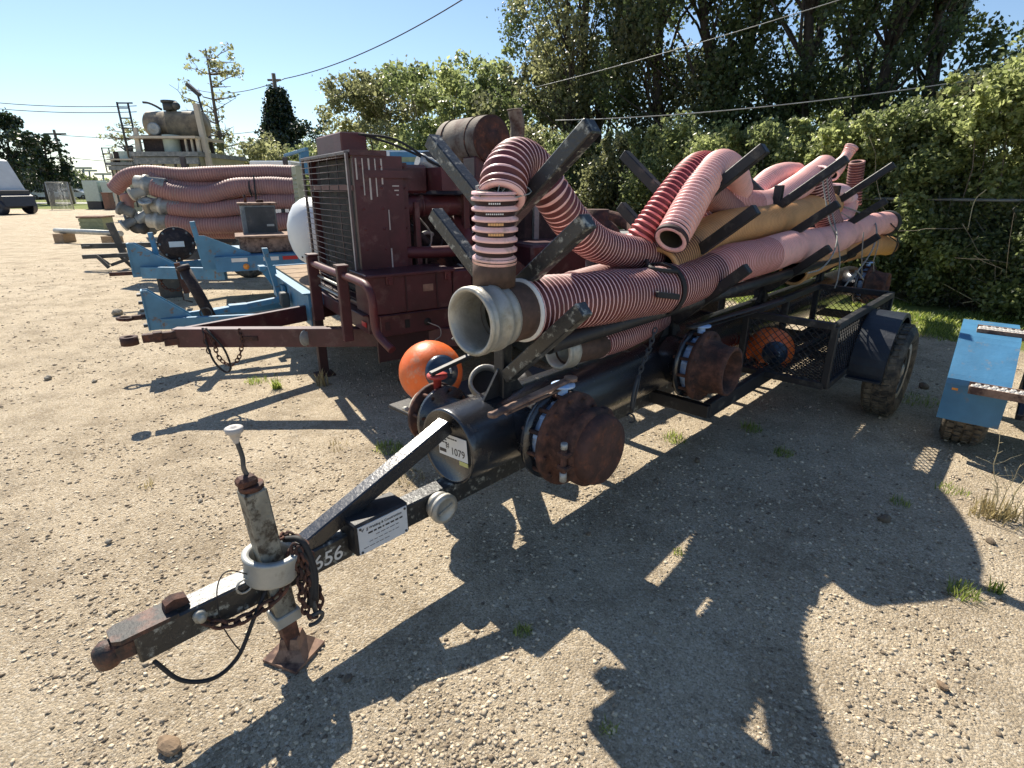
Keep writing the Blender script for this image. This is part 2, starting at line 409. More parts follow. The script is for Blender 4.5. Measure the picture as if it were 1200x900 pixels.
def ground_material():
    m = bpy.data.materials.new('ground'); m.use_nodes = True; MATS['ground'] = m; n = m.node_tree.nodes; L = m.node_tree.links; b = n['Principled BSDF']
    b.inputs['Roughness'].default_value = .95; b.inputs['Specular IOR Level'].default_value = .2
    tc = n.new('ShaderNodeTexCoord').outputs['Object']
    def nz(s, d=5, r=.6):
        t = n.new('ShaderNodeTexNoise'); t.inputs['Scale'].default_value = s; t.inputs['Detail'].default_value = d; t.inputs['Roughness'].default_value = r; L.new(tc, t.inputs[0]); return t.outputs[0]
    def ramp(f, *st):
        r = n.new('ShaderNodeValToRGB'); e = r.color_ramp.elements
        while len(e) < len(st): e.new(.5)
        for k, (p, c) in enumerate(st): e[k].position = p; e[k].color = (*c, 1)
        L.new(f, r.inputs[0]); return r.outputs[0]
    def mix(k, a, c, bl='MIX'):
        x = n.new('ShaderNodeMix'); x.data_type = 'RGBA'; x.blend_type = bl
        if isinstance(k, float): x.inputs[0].default_value = k
        else: L.new(k, x.inputs[0])
        L.new(a, x.inputs[6]); L.new(c, x.inputs[7]); return x.outputs[2]
    def vor(s):
        t = n.new('ShaderNodeTexVoronoi'); t.inputs['Scale'].default_value = s; t.inputs['Randomness'].default_value = 1; L.new(tc, t.inputs[0]); return t
    v1, v2 = vor(120), vor(260)
    big = ramp(nz(.7, 4), (.3, (.46, .375, .26)), (.5, (.63, .53, .385)), (.72, (.76, .66, .50)))
    sp = n.new('ShaderNodeSeparateColor'); L.new(v1.outputs['Color'], sp.inputs[0])
    st = ramp(sp.outputs[0], (.0, (.09, .07, .05)), (.22, (.42, .32, .20)), (.75, (.68, .545, .36)), (1., (.92, .84, .70)))
    sp2 = n.new('ShaderNodeSeparateColor'); L.new(v2.outputs['Color'], sp2.inputs[0])
    st2 = ramp(sp2.outputs[1], (.0, (.14, .11, .08)), (.5, (.50, .405, .28)), (1., (.86, .78, .64)))
    c = mix(.70, big, mix(.42, st, st2))
    dk = ramp(nz(2.6, 8, .7), (.38, (.62, .60, .58)), (.55, (1, 1, 1))); c = mix(.75, c, dk, 'MULTIPLY')
    grs = ramp(nz(9, 8, .7), (.3, (.10, .125, .03)), (.6, (.22, .25, .07)), (.8, (.34, .31, .15)))
    at = n.new('ShaderNodeAttribute'); at.attribute_name = 'tone'
    ad = n.new('ShaderNodeMath'); ad.operation = 'ADD'; L.new(at.outputs['Fac'], ad.inputs[0]); L.new(nz(1.3, 8, .7), ad.inputs[1])
    k = ramp(ad.outputs[0], (.98, (0, 0, 0)), (1.0, (0, 0, 0)))
    mr = n.new('ShaderNodeMapRange'); L.new(ad.outputs[0], mr.inputs[0]); mr.inputs[1].default_value = .92; mr.inputs[2].default_value = 1.22
    c = mix(mr.outputs[0], c, grs); L.new(c, b.inputs['Base Color'])
    inv = n.new('ShaderNodeMath'); inv.operation = 'SUBTRACT'; inv.inputs[0].default_value = 1.; L.new(v1.outputs['Distance'], inv.inputs[1])
    s2 = n.new('ShaderNodeMath'); s2.operation = 'MULTIPLY_ADD'; L.new(nz(95, 8, .8), s2.inputs[0]); s2.inputs[1].default_value = 2.2; L.new(inv.outputs[0], s2.inputs[2])
    bp = n.new('ShaderNodeBump'); bp.inputs['Strength'].default_value = .8; bp.inputs['Distance'].default_value = .010
    L.new(s2.outputs[0], bp.inputs['Height']); L.new(bp.outputs[0], b.inputs['Normal'])
ground_material()
np_mesh('ground', np.stack([X, Y, Z], -1).reshape(-1, 3), fc, 'ground', tone=G.ravel(), smooth=True, kind='structure')
def ground_z(x, y): return .010 * noise.noise((x * 1.1, y * 1.1, 0)) + .005 * noise.noise((x * 4, y * 4, 3)) if (-9 < x < 13 and -2 < y < 15) else 0.
mb = MB(); p = [(-120, 57, .02), (120, 70, .02), (120, 76, .02), (-120, 62, .02)]
mb._add(p + [(a, b_, -.02) for a, b_, c in p], [(0, 1, 2, 3), (7, 6, 5, 4), (0, 4, 5, 1), (2, 6, 7, 3)]); mb.build('road', 'concrete', None, origin=(0, 60, 0), kind='structure')

# ------------------------------------------------------------------ gravel stones
def stones(N, rmin, rmax, smin, smax, aw=.86):
    r = np.exp(RNG.uniform(np.log(rmin), np.log(rmax), N)); a = RNG.uniform(-aw, aw, N)
    x, y = r * np.sin(a), r * np.cos(a); hdv = (x - HP.x) * HN.x + (y - HP.y) * HN.y
    k = (hdv > 1.) & np.array([noise.noise((a_ * .9, b_ * .9, 7)) + .55 * noise.noise((a_ * 3.1, b_ * 3.1, 2)) > RNG.uniform(-.75, .45) for a_, b_ in zip(x, y)]); x, y, r = x[k], y[k], r[k]; N = len(x)
    s = (smin + (smax - smin) * RNG.random(N) ** 6.0) * (1 + r * .10)
    oc = np.array([(1, 0, 0), (0, 1, 0), (-1, 0, 0), (0, -1, 0), (0, 0, 1), (0, 0, -1), ], float)
    V = oc[None] * RNG.uniform(.55, 1.2, (N, 6, 3)) + RNG.uniform(-.25, .25, (N, 6, 3)); V[:, :, 2] *= RNG.uniform(.35, .75, (N, 1))
    t = RNG.uniform(0, 6.283, N); c, sn = np.cos(t)[:, None], np.sin(t)[:, None]
    vx, vy = V[:, :, 0] * c - V[:, :, 1] * sn, V[:, :, 0] * sn + V[:, :, 1] * c
    z0 = np.array([ground_z(a_, b_) for a_, b_ in zip(x, y)])
    W = np.stack([vx * s[:, None] + x[:, None], vy * s[:, None] + y[:, None], V[:, :, 2] * s[:, None] + (z0 + s * .12)[:, None]], -1).reshape(-1, 3)
    F_ = np.array([(0, 1, 4), (1, 2, 4), (2, 3, 4), (3, 0, 4), (1, 0, 5), (2, 1, 5), (3, 2, 5), (0, 3, 5)])
    return W, (F_[None] + 6 * np.arange(N)[:, None, None]).reshape(-1, 3), np.repeat(np.clip(RNG.normal(.5, .30, N), 0, 1), 6)
W_, F_, T_ = stones(155000, .9, 16, .0016, .0115)
W2, F2, T2 = stones(60000, .35, 14, .0018, .0115, 2.2); F_ = np.concatenate([F_, F2 + len(W_)]); W_ = np.concatenate([W_, W2]); T_ = np.concatenate([T_, T2])
g = np_mesh('gravel', W_, F_, 'stone_pale', tone=T_, kind='stuff'); tag(g, 'loose pale gravel stones scattered over the yard', 'gravel')

def rock(px, py, size, m, label, z=0., flat=.6, yaw=0.):
    p = site(px, py, WORLD, 'z', 0); F = Frame(p.x, -0 + p.y, 90); F = Frame(p.x, p.y, yaw)
    mb = MB(F); mb.smooth = False; sd = random.random() * 50; n0 = len(mb.v); mb.sphere((0, 0, size * flat * .35), size / 2, 14, 9, (1, .68, flat))
    for i in range(n0, len(mb.v)):
        v = mb.v[i]; d = noise.noise((v - Vector((p.x, p.y, 0))) * (3.2 / size) + Vector((sd, 0, 0))); c = Vector((p.x, p.y, size * flat * .35)); mb.v[i] = c + (v - c) * (1 + .38 * d)
    mb.sm = [False] * len(mb.sm); o = mb.build('rock', m); tag(o, label, 'rock')
rock(138, 369, .165, 'stone_grey', 'largest grey rock alone on the gravel left of the maroon tongue tip')
rock(198, 876, .085, 'stone_brown', 'flat brown stone at the very front near the shadow of the hitch', flat=.4, yaw=120)
rock(408, 797, .035, 'stone_pale', 'small white stone in the shadow right of the jack foot', yaw=20)
rock(57, 445, .07, 'stone_grey', 'small grey rock, second from the left edge, out on the sunny gravel')
rock(111, 448, .05, 'stone_grey', 'dark little rock on sunny gravel below the largest grey rock')
rock(817, 541, .05, 'stone_pale', 'pale stone in the shade below the open rusty valve')
rock(1036, 611, .07, 'stone_pale', 'pale rounded stone in the shade left of the dry weed', yaw=80)
rock(1160, 636, .05, 'stone_pale', 'white stone in the shade at the foot of the dry weed')
rock(1104, 806, .04, 'stone_brown', 'brown stone in the sunlit patch at the lower right corner')
rock(690, 627, .03, 'stone_brown', 'brown stone by the triangular sun patch')
rock(1082, 455, .09, 'stone_pale', 'pale rock on the grass edge right of the black trailer wheel')
rock(235, 588, .03, 'stone_grey', 'small dark stone on sunny gravel left of the jack handle')
rock(128, 636, .035, 'stone_grey', 'small dark stone at the left, level with the hitch beam')

# ------------------------------------------------------------------ foliage
def leaf_verts(C, s, droop=0., up=.3):
    """folded four-cornered leaves at centres C with lengths s"""
    N = len(C); d = RNG.normal(size=(N, 3)); d[:, 2] -= droop; d /= np.linalg.norm(d, axis=1)[:, None]
    n = RNG.normal(size=(N, 3)); n[:, 2] += up * 3; n -= d * (n * d).sum(1)[:, None]; n /= np.linalg.norm(n, axis=1)[:, None] + 1e-9
    b = np.cross(d, n); s = s[:, None]; wd = RNG.uniform(.28, .42, (N, 1)) * s
    V = np.stack([C - d * s * .5, C + b * wd + n * s * .10, C + d * s * .5, C - b * wd + n * s * .10], 1).reshape(-1, 3)
    f = 4 * np.arange(N)[:, None]; return V, np.concatenate([f + np.array([[0, 1, 2]]), f + np.array([[0, 2, 3]])])
def foliage(name, clumps, size, m, parent, droop=0., tone_var=.2, shell=.55, up=.3, **props):
    """clumps: (centre, radii, number of leaves, tone)"""
    Cs, Ts = [], []
    for c, r, n_, tn in clumps:
        n_ = int(n_); q = RNG.normal(size=(n_, 3)); q /= np.linalg.norm(q, axis=1)[:, None]
        q *= (shell + (1 - shell) * RNG.random((n_, 1))) * np.where(RNG.random((n_, 1)) < .3, RNG.uniform(.3, 1.5, (n_, 1)), 1)
        k = np.abs(RNG.normal(size=(n_, 1))) * .06; q *= 1 + k
        Cs.append(q * np.array(r) + np.array(c)); Ts.append(np.clip(RNG.normal(tn, tone_var, n_), 0, 1))
    C = np.concatenate(Cs); T = np.concatenate(Ts); k = C[:, 2] > .03; C, T = C[k], T[k]
    V, F_ = leaf_verts(C, size * RNG.uniform(.6, 1.35, len(C)), droop, up)
    return np_mesh(name, V, F_, m, tone=np.repeat(T, 4), parent=parent, **props)
def limb(p, q, r0, r1, mb, wob=.08, n=7, seg=7):
    p, q = Vector(p), Vector(q); L = (q - p).length; s = random.random() * 99; pts = []
    for i in range(n + 1):
        t = i / n; o = Vector((noise.noise((s, t * 2.5, 0)), noise.noise((s, 5, t * 2.5)), 0)) * (wob * L * math.sin(math.pi * min(1, t + .15)))
        pts.append(p.lerp(q, t) + o)
    mb.tube(pts, [r0 + (r1 - r0) * (i / n) for i in range(n + 1)], seg, True); return pts
def broad_tree(label, base, H, W_, leaf, dens, lsize, z0=.35, trunks=1, tr=.12, group=None, bark='bark', droop=0., seedtone=.5, name='tree', gap=.0, cat='tree', hang=1.0, nclump=26, clr=.22):
    base = Vector(base); t = thing(name, label, cat, WORLD, base, group); mb = MB(); cl = []
    for k in range(trunks):
        a = k * 2.4 + random.random(); lean = Vector((math.cos(a), math.sin(a), 0)) * W_ * .22 * (trunks > 1)
        top = base + lean + Vector((0, 0, H * .86)); st = base + lean * .15; tp = limb(st, top, tr, tr * .18, mb, .05, 10, 8)
        for j in range(nclump // trunks):
            u = random.random(); zt = z0 + (1 - z0) * u ** .85; i = min(len(tp) - 1, int(zt * .8 * (len(tp) - 1)))
            ang = random.random() * 6.283; prof = math.sin(math.pi * min(1, .18 + .75 * (zt - z0) / (1 - z0 + 1e-6))) ** .6
            rr = W_ * .5 * prof * math.sqrt(random.random())
            e = Vector((st.x + lean.x * .8 + math.cos(ang) * rr, st.y + lean.y * .8 + math.sin(ang) * rr, base.z + H * zt * .93))
            limb(tp[i], e, tr * .28, tr * .05, mb, .12, 5, 5)
            R_ = W_ * clr * random.uniform(.55, 1.15); tone = np.clip(seedtone + random.uniform(-.22, .22), .05, .95)
            cl.append((e, (R_, R_, R_ * .72 * hang), dens * R_ ** 2 * random.uniform(.7, 1.2), tone))
            for _ in range(2):
                o = Vector((random.uniform(-1, 1), random.uniform(-1, 1), random.uniform(-.8, .9))) * R_ * 1.1
                cl.append((e + o, (R_ * .4, R_ * .4, R_ * .35 * hang), dens * R_ ** 2 * .22, tone))
    mb.build('trunk', bark, t); foliage('crown', cl, lsize, leaf, t, droop); return t

random.seed(11); RNG = np.random.default_rng(11)
# shrubs grown over with vines along the fence
def shrub(q, off, H, W_, leaf, dens, ls, label, group, tn=.5, n=30):
    b = hl(q, off); t = thing('vine_covered_shrub', label, 'shrub', WORLD, b, group); mb = MB(); cl = []
    for j in range(n):
        ang = random.random() * 6.283; rr = W_ * .56 * math.sqrt(random.random()); z = H * random.uniform(.05, .98)
        rr *= (1 - .5 * (z / H) ** 2); e = b + Vector((math.cos(ang) * rr, math.sin(ang) * rr, z))
        limb(b + Vector((random.uniform(-.15, .15), random.uniform(-.15, .15), -.02)), e, .018, .005, mb, .2, 5, 5)
        R_ = W_ * random.uniform(.09, .23); cl.append((e, (R_, R_, R_ * random.uniform(.6, 1.2)), dens * R_ * R_ * .9, np.clip(tn + random.uniform(-.3, .3), 0, 1)))
    for j in range(13):                                       # long shoots that break the outline
        ang = random.random() * 6.283; e0 = b + Vector((math.cos(ang) * W_ * .35, math.sin(ang) * W_ * .35, H * .8)); e1 = e0 + Vector((random.uniform(-.3, .3), random.uniform(-.3, .3), random.uniform(.25, .75)))
        limb(e0, e1, .008, .003, mb, .15, 4, 4)
        for k in range(5): cl.append((e0.lerp(e1, (k + .5) / 5), (.09, .09, .07), dens * .008, min(1, tn + .25)))
    mb.build('stem', 'bark', t); foliage('leaves', cl, ls, leaf, t, .3, .25, .12); return t
gA, gB = 'vine covered shrubs along the chain link fence', 'green shrubs behind the trailers'
ORD = ['first', 'second', '+third', 'fourth', '+fifth', 'sixth', '+seventh', 'eighth', 'ninth']
for q, H, W_, lf in ((-3.4, 4.3, 2.3, 'leaf_bright'), (-2.2, 4.0, 2.2, 'leaf_mid'), (-1.7, 3.9, 2.0, 'leaf_olive'), (-1.2, 3.45, 2.1, 'leaf_bright'), (-.7, 3.3, 1.9, 'leaf_mid'), (-.2, 2.9, 2.0, 'leaf_bright'), (.4, 3.0, 1.9, 'leaf_olive'), (.9, 2.5, 1.9, 'leaf_mid'), (1.9, 2.45, 1.9, 'leaf_bright')):
    k_ = ORD.pop(0); shrub(q, .62 + random.uniform(-.1, .2) + .5 * (k_[0] == '+'), H, W_, lf, 13500, .064, '%s vine smothered shrub from the right edge, in the hedge over the chain link fence' % k_.strip('+'), gA)
ORD2 = 'first second third fourth fifth sixth seventh'.split()
for q, H, W_, lf in ((3.0, 2.55, 2.0, 'leaf_mid'), (4.1, 2.5, 2.0, 'leaf_bright'), (5.3, 2.6, 2.1, 'leaf_mid'), (6.5, 2.65, 2.2, 'leaf_olive'), (7.8, 2.7, 2.2, 'leaf_mid'), (9.2, 2.8, 2.4, 'leaf_olive'), (10.6, 3.0, 2.4, 'leaf_mid')):
    shrub(q, .55 + random.uniform(-.1, .3), H, W_, lf, 9500, .072, '%s leafy shrub, counted from the right, behind the hose trailer and under the tall trees' % ORD2.pop(0), gB)
for q in np.arange(-3.2, 8, .55):                       # dark low growth at the hedge foot
    b = hl(q, .05 + random.uniform(-.15, .1)); t = thing('undergrowth', 'low dark green undergrowth at the foot of the fence, right of the hose trailer', 'undergrowth', WORLD, b, 'undergrowth at the fence foot')
    foliage('leaves', [(b + Vector((0, 0, random.uniform(.2, 1.1))), (.42, .3, .4), 1500, .35) for _ in range(3)], .055, 'leaf_mid', t)
# tall trees beyond the shrubs
gT = 'tall dark trees behind the hose trailer'
for px, Y_, H, W_, lf, tk, tn, nc, TT in (
        (700, 17.5, 12.5, 4.2, 'leaf_dark', 2, .6, 40, 'forked dark tree at the left end of the tall stand behind the hose trailer'),
        (760, 16, 12.5, 4.0, 'leaf_olive', 1, .15, 44, 'tall vine hung tree, browner green than the rest, second from the left of the stand'),
        (835, 15, 12.5, 4.2, 'leaf_dark', 2, .5, 60, 'tall dark tree in the middle of the stand, where the upper cable crosses'),
        (915, 14, 12, 3.6, 'leaf_dark', 1, .4, 60, 'tall dark tree with sky gaps above the rear of the hose pile'),
        (1000, 13.2, 12.2, 3.0, 'leaf_dark', 1, .4, 66, 'dense dark tree draped in vines to the ground, near the right end of the stand'),
        (1062, 13.0, 11.5, 2.6, 'leaf_dark', 1, .35, 56, 'rightmost tall dark tree of the stand, its twigs reaching into open sky'),
        (965, 18, 12, 4.5, 'leaf_dark', 1, .5, 40, 'tall dark tree standing behind the others of the stand, seen through their gaps')):
    b = far(px, 225, Y_); broad_tree(TT, (b.x, b.y, 0), H, W_, lf, 1500, .105, .10, tk, .17, gT, 'bark_dark', .6, tn, 'vine_hung_tree', hang=1.9, nclump=nc, clr=.155)
b = far(655, 225, 17); broad_tree('slender pale green tree reaching above the grey pipe stack, left edge of the tall stand', (b.x, b.y, 0), 11.5, 3.6, 'leaf_olive', 800, .12, .3, 1, .10, None, 'bark_dark', .4, .6, 'slender_tree', nclump=30, clr=.15)
b = far(1215, 225, 12.5); broad_tree('small olive tree with feathery top above the hedge at the right edge', (b.x, b.y, 0), 4.9, 3.6, 'leaf_olive', 900, .10, .5, 1, .07, None, 'bark', .1, .5, 'small_tree', nclump=16, clr=.14)
b = far(1140, 225, 14); broad_tree('thin leaned tree between the tall dark trees and the right hedge', (b.x, b.y, 0), 4.6, 3.0, 'leaf_olive', 800, .10, .4, 1, .06, None, 'bark', .1, .5, 'small_tree', nclump=12, clr=.15)
# sunlit bushes further left
for px, Y_, H, W_, lf, tn, lab in ((455, 27, 6.6, 5.2, 'leaf_olive', .45, 'dull olive tree just right of the ivy covered pole, left end of the far bushes'), (520, 23, 5.8, 5.0, 'leaf_bright', .45, 'bright yellow green bush above the maroon radiator cap'),
                                   (575, 21, 5.6, 4.2, 'leaf_mid', .6, 'bright green bush behind the rusty muffler drum'), (628, 19, 5.2, 3.8, 'leaf_olive', .35, 'green bush behind the upright exhaust pipe'), (415, 34, 4.4, 6, 'leaf_mid', .5, 'low dark green bush between the ivy pole and the olive tree')):
    b = far(px, 225, Y_); broad_tree(lab, (b.x, b.y, 0), H, W_, lf, 620, .17, .1, 3, .07, None, 'bark', .1, tn, 'bushy_tree', nclump=36, clr=.16)
# ivy column on an old pole
b = far(338, 222, 42); t = thing('ivy_covered_pole', 'old utility pole completely covered in dark ivy, pointed like a cypress', 'utility pole', WORLD, (b.x, b.y, 0))
mb = MB(); mb.tube([(b.x, b.y, 0), (b.x, b.y, 8.9)], .14, 8); mb.box((b.x, b.y, 8.5), (.9, .1, .12)); mb.build('pole', 'pole_wood', t)
cl = []
for k in range(120):
    z = random.uniform(.5, 7.5); r = .12 + 2.7 * (1 - z / 8.3) ** .8 * (1 if z > 2 else .8); a = random.random() * 6.283
    cl.append((Vector((b.x + math.cos(a) * r * .6, b.y + math.sin(a) * r * .6, z)), (r * .42 + .12, r * .42 + .12, .7), 240, random.uniform(.1, .6)))
foliage('ivy', cl, .2, 'leaf_cedar', t, .5)
b = far(300, 222, 34); broad_tree('pale leafed round bush left of the ivy covered pole', (b.x, b.y, 0), 3.9, 6.4, 'leaf_olive', 330, .2, .12, 3, .08, None, 'bark', .0, .75, 'round_bush', nclump=34, clr=.15)
b = far(366, 222, 40); broad_tree('dark rounded tree at the right foot of the ivy covered pole', (b.x, b.y, 0), 6.2, 3.6, 'leaf_cedar', 400, .2, .1, 2, .09, None, 'bark', .0, .7, 'dark_bush', nclump=24, clr=.18)
# thin sparse pine
def sparse_pine(px, Y_, H, label, name, s=1., topleaf=1.):
    b = far(px, 222, Y_); b.z = 0; t = thing(name, label, 'tree', WORLD, b); mb = MB(); top = b + Vector((0, 0, H)); tp = limb(b, top, .20 * s, .03, mb, .02, 14, 7); cl = []
    for k in range(46):
        z = random.uniform(.32, 1); i = int(z * 14); L = (1.0 - .55 * abs(z - .72) / .4) * 2.5 * s * random.uniform(.5, 1.1); a = random.random() * 6.283
        e = tp[i] + Vector((math.cos(a) * L, math.sin(a) * L, random.uniform(.0, .7) * L * .6)); bp = limb(tp[i], e, .035 * s, .012, mb, .25, 5, 4)
        for j in range(3):
            f = bp[2 + j] + Vector((random.uniform(-.5, .5), random.uniform(-.5, .5), random.uniform(-.1, .5))) * s * .9; limb(bp[2 + j], f, .015, .006, mb, .2, 3, 4)
            if random.random() < (.6 if z > .6 else .25) * topleaf: cl.append((f, (.30 * s, .30 * s, .2 * s), 15 * (1.5 if z > .8 else 1), random.uniform(.3, .9)))
    mb.build('trunk', 'bark', t); foliage('needles', cl, .19 * s, 'leaf_olive', t)
sparse_pine(268, 34, 8.7, 'tall thin pine with bare branches standing behind the stacked hoses', 'thin_pine')
sparse_pine(160, 38, 5.7, 'half hidden pine with drooping tufts left of the tank tower', 'small_pine', .8, .8)
# far left trees
for px, Y_, H, W_, lf, lab in ((10, 62, 9.4, 6.2, 'leaf_cedar', 'big dark tree at the left edge behind the covered truck'), (55, 58, 7.2, 4.0, 'leaf_cedar', 'smaller dark tree beside the leaning utility pole'), (40, 85, 4.6, 9, 'leaf_dark', 'low green tree far off between the two dark trees'), (75, 95, 4.2, 8, 'leaf_dark', 'low far tree right of the leaning utility pole')):
    b = far(px, 221, Y_); broad_tree(lab, (b.x, b.y, 0), H, W_, lf, 150, .34, .22, 2, .2, None, 'bark_dark', .1, .55, 'far_tree', nclump=34, clr=.17)
V_, F2_ = [], []
cl = [(Vector((x, 210 + 25 * math.sin(x * .03), 1.6 + 1.6 * abs(noise.noise((x * .05, 0, 0)))*2)), (7, 5, 2.6), 130, .4) for x in np.arange(-260, 0, 6.)]
o = foliage('far_treeline', cl, 1.3, 'leaf_mid', None, kind='stuff'); tag(o, 'low hazy line of trees along the horizon at the left', 'treeline')

# ------------------------------------------------------------------ grass, weeds, twigs
def blades(name, P, h, m, parent=None, spread=.35, wd=.05, **props):
    N = len(P); h = h[:, None]; a = RNG.uniform(0, 6.283, N); d = np.stack([np.cos(a), np.sin(a), np.zeros(N)], 1); b_ = np.stack([-np.sin(a), np.cos(a), np.zeros(N)], 1)
    wdt = h * wd + .0012; z = np.array([[0, 0, 1.]]); ln = RNG.uniform(.1, 1, (N, 1)) * spread
    V = np.stack([P - b_ * wdt, P + b_ * wdt, P + z * h * .6 + d * h * ln * .4 + b_ * wdt * .7, P + z * h + d * h * ln, P + z * h * .6 + d * h * ln * .4 - b_ * wdt * .7], 1).reshape(-1, 3)
    F_ = (np.array([[0, 1, 2], [0, 2, 4], [4, 2, 3]])[None] + 5 * np.arange(N)[:, None, None]).reshape(-1, 3)
    return np_mesh(name, V, F_, m, tone=np.repeat(RNG.random(N), 5), parent=parent, **props)
N = 42000; q = RNG.uniform(-4, 9, N); off = RNG.beta(1.2, 1.6, N) * -2.6 + .15
P = np.stack([HP.x + HD.x * q - HN.x * off, HP.y + HD.y * q - HN.y * off, np.zeros(N)], 1)
k = np.array([noise.noise((a * 1.4, b_ * 1.4, 0)) > -.12 + .22 * (c < -1.5) for a, b_, c in zip(P[:, 0], P[:, 1], off)]); P = P[k]
o = blades('grass', P, RNG.uniform(.02, .065, len(P)), 'grass_green', kind='stuff', wd=.11, spread=1.6); tag(o, 'short yellow green grass growing along the foot of the hedge', 'grass')
def tuft(px, py, n, r, h, label, m='grass_green', name='grass_tuft', group=None):
    p = site(px, py, WORLD, 'z', 0); rr = r * np.sqrt(RNG.random(n)); a = RNG.uniform(0, 6.283, n)
    P = np.stack([p.x + rr * np.cos(a), p.y + rr * np.sin(a), np.full(n, ground_z(p.x, p.y) - .004)], 1)
    o = blades(name, P, h * RNG.uniform(.4, 1.1, n), m, wd=.035, spread=.9); o.location = (0, 0, 0); tag(o, label, 'grass tuft', group)
tuft(300, 447, 130, .10, .05, 'low green tuft left of the maroon trailer jack leg'); tuft(325, 455, 70, .035, .11, 'upright bright grass tuft in front of the maroon jack leg')
tuft(378, 452, 40, .05, .14, 'thin dry grass stalks at the maroon jack foot', 'leaf_dry'); tuft(455, 527, 150, .09, .05, 'green tuft on the gravel left of the black pipe end')
tuft(480, 560, 120, .10, .035, 'flat dry tuft beneath the diagonal brace of the black trailer', 'leaf_dry'); tuft(612, 742, 70, .035, .035, 'tiny dark weed inside the shadow strip in front')
tuft(712, 857, 45, .03, .03, 'tiny yellow green weed at the bottom edge'); tuft(880, 503, 90, .07, .06, 'weed in the shade under the mesh basket'); tuft(918, 532, 90, .06, .05, 'dark weed in the shade right of the sun strips')
tuft(790, 515, 110, .08, .05, 'dark weed between the two rusty valves'); tuft(1128, 695, 120, .06, .05, 'dark green weed in the shade near the right sunlit patch'); tuft(1165, 692, 50, .03, .06, 'yellow weed at the rim of the right sunlit patch')
tuft(1115, 575, 90, .08, .04, 'sparse weed in the shade left of the dry weed'); tuft(1055, 590, 60, .05, .04, 'small weed in the shade below the black trailer wheel'); tuft(795, 648, 40, .03, .03, 'tiny weed in the middle of the big shadow')
tuft(172, 570, 25, .04, .05, 'dry thin grass wisps on the sunny gravel at left', 'leaf_dry'); tuft(395, 525, 40, .08, .04, 'dry wisps on sunny gravel beside the tongue shadow', 'leaf_dry'); tuft(1075, 470, 160, .16, .05, 'dark grass behind the black trailer wheel')
tuft(690, 480, 200, .15, .06, 'weeds under the black main pipe')
# tall dry weed
p = site(1165, 605, WORLD, 'z', 0); t = thing('dry_weed', 'tall straw coloured dry weed with feathery head in front of the blue fender', 'weed', WORLD, p); mb = MB()
cam_side = Vector((1, 0, 0))
for k, (dx, h, ln) in enumerate(((-.03, .50, -.22), (.02, .30, .18), (.05, .26, .30), (-.01, .32, .06), (.0, .22, -.2), (.03, .36, .10))):
    b0 = p + Vector((dx * .5, random.uniform(-.03, .03), 0)); e = b0 + Vector((ln * h + dx, -.03, h)); sp = limb(b0, e, .0035, .0012, mb, .08, 8, 4)
    for j in range(10 if k == 0 else 6):
        s_ = sp[2 + j % 6]; a = random.uniform(-1, 1); limb(s_, s_ + Vector((a * .10, random.uniform(-.06, .06), random.uniform(.02, .09))), .0014, .0007, mb, .2, 3, 3)
mb.build('stem', 'dry_stem', t)
P = np.array([[p.x + random.gauss(0, .05), p.y + random.gauss(0, .04), 0] for _ in range(150)]); blades('leaves', P, RNG.uniform(.03, .12, 150), 'leaf_dry', t, .8, .03)
# tangled twigs in front of the hedge
mb = MB()
for k in range(260):
    q = random.uniform(-3.4, 2.2); b = hl(q, random.uniform(-.15, .5), random.uniform(0, 1.3) ** 1.4); d = Vector((random.gauss(0, .5), random.gauss(0, .3), random.gauss(.1, .45)))
    limb(b, b + d, .005, .0015, mb, .3, 5, 3)
o = mb.build('twigs', 'twig', kind='stuff'); tag(o, 'tangle of thin dry twigs at the foot of the right hedge', 'twigs')
mb = MB()
for (a, b_, c) in (((1156, 222), (1142, 236), (1134, 270)), ((1058, 253), (1066, 265), (1070, 277)), ((1085, 288), (1090, 300), (1094, 322)), ((1082, 320), (1110, 335), (1152, 358)), ((1128, 355), (1160, 350), (1199, 347)), ((1150, 362), (1172, 345), (1192, 330))):
    P3 = [site(*q_, Frame(HP.x, HP.y, math.degrees(math.atan2(HD.x, HD.y))), 'y', .10) for q_ in (a, b_, c)]
    FH = Frame(HP.x, HP.y, math.degrees(math.atan2(HD.x, HD.y))); mb.tube(catmull([FH.w(p_) for p_ in P3], 6), .0065, 5)
o = mb.build('dead_vines', 'dry_stem', kind='stuff'); tag(o, 'pale dead vine stems hanging in front of the right hedge', 'vines')
# chain link fence
FH = Frame(HP.x, HP.y, math.degrees(math.atan2(HD.x, HD.y)))
t = thing('chain_link_fence', 'chain link fence with grey top rail half buried in the vines at the right', 'fence', FH)
mb = MB(FH); mb.cyl((-5, 0, 1.45), (1.6, 0, 1.45), .021, 10); mb.build('top_rail', 'rail_grey', t)
for x in np.arange(-4.5, 1.7, 2.6): mb = MB(FH); mb.cyl((x, .03, 0), (x, .03, 1.5), .028, 10); mb.sphere((x, .03, 1.5), .032, 8, 5); mb.build('post', 'rail_grey', t)
mb = MB(FH)
for x in np.arange(-5, .3, .065):
    for sg in (1, -1):
        x1 = x + sg * 1.4; mb.cyl((x, sg * .002, .03), (x1, sg * .002, 1.43), .0010, 3, caps=False)
mb.build('wire_mesh', 'rail_grey', t, kind='stuff')
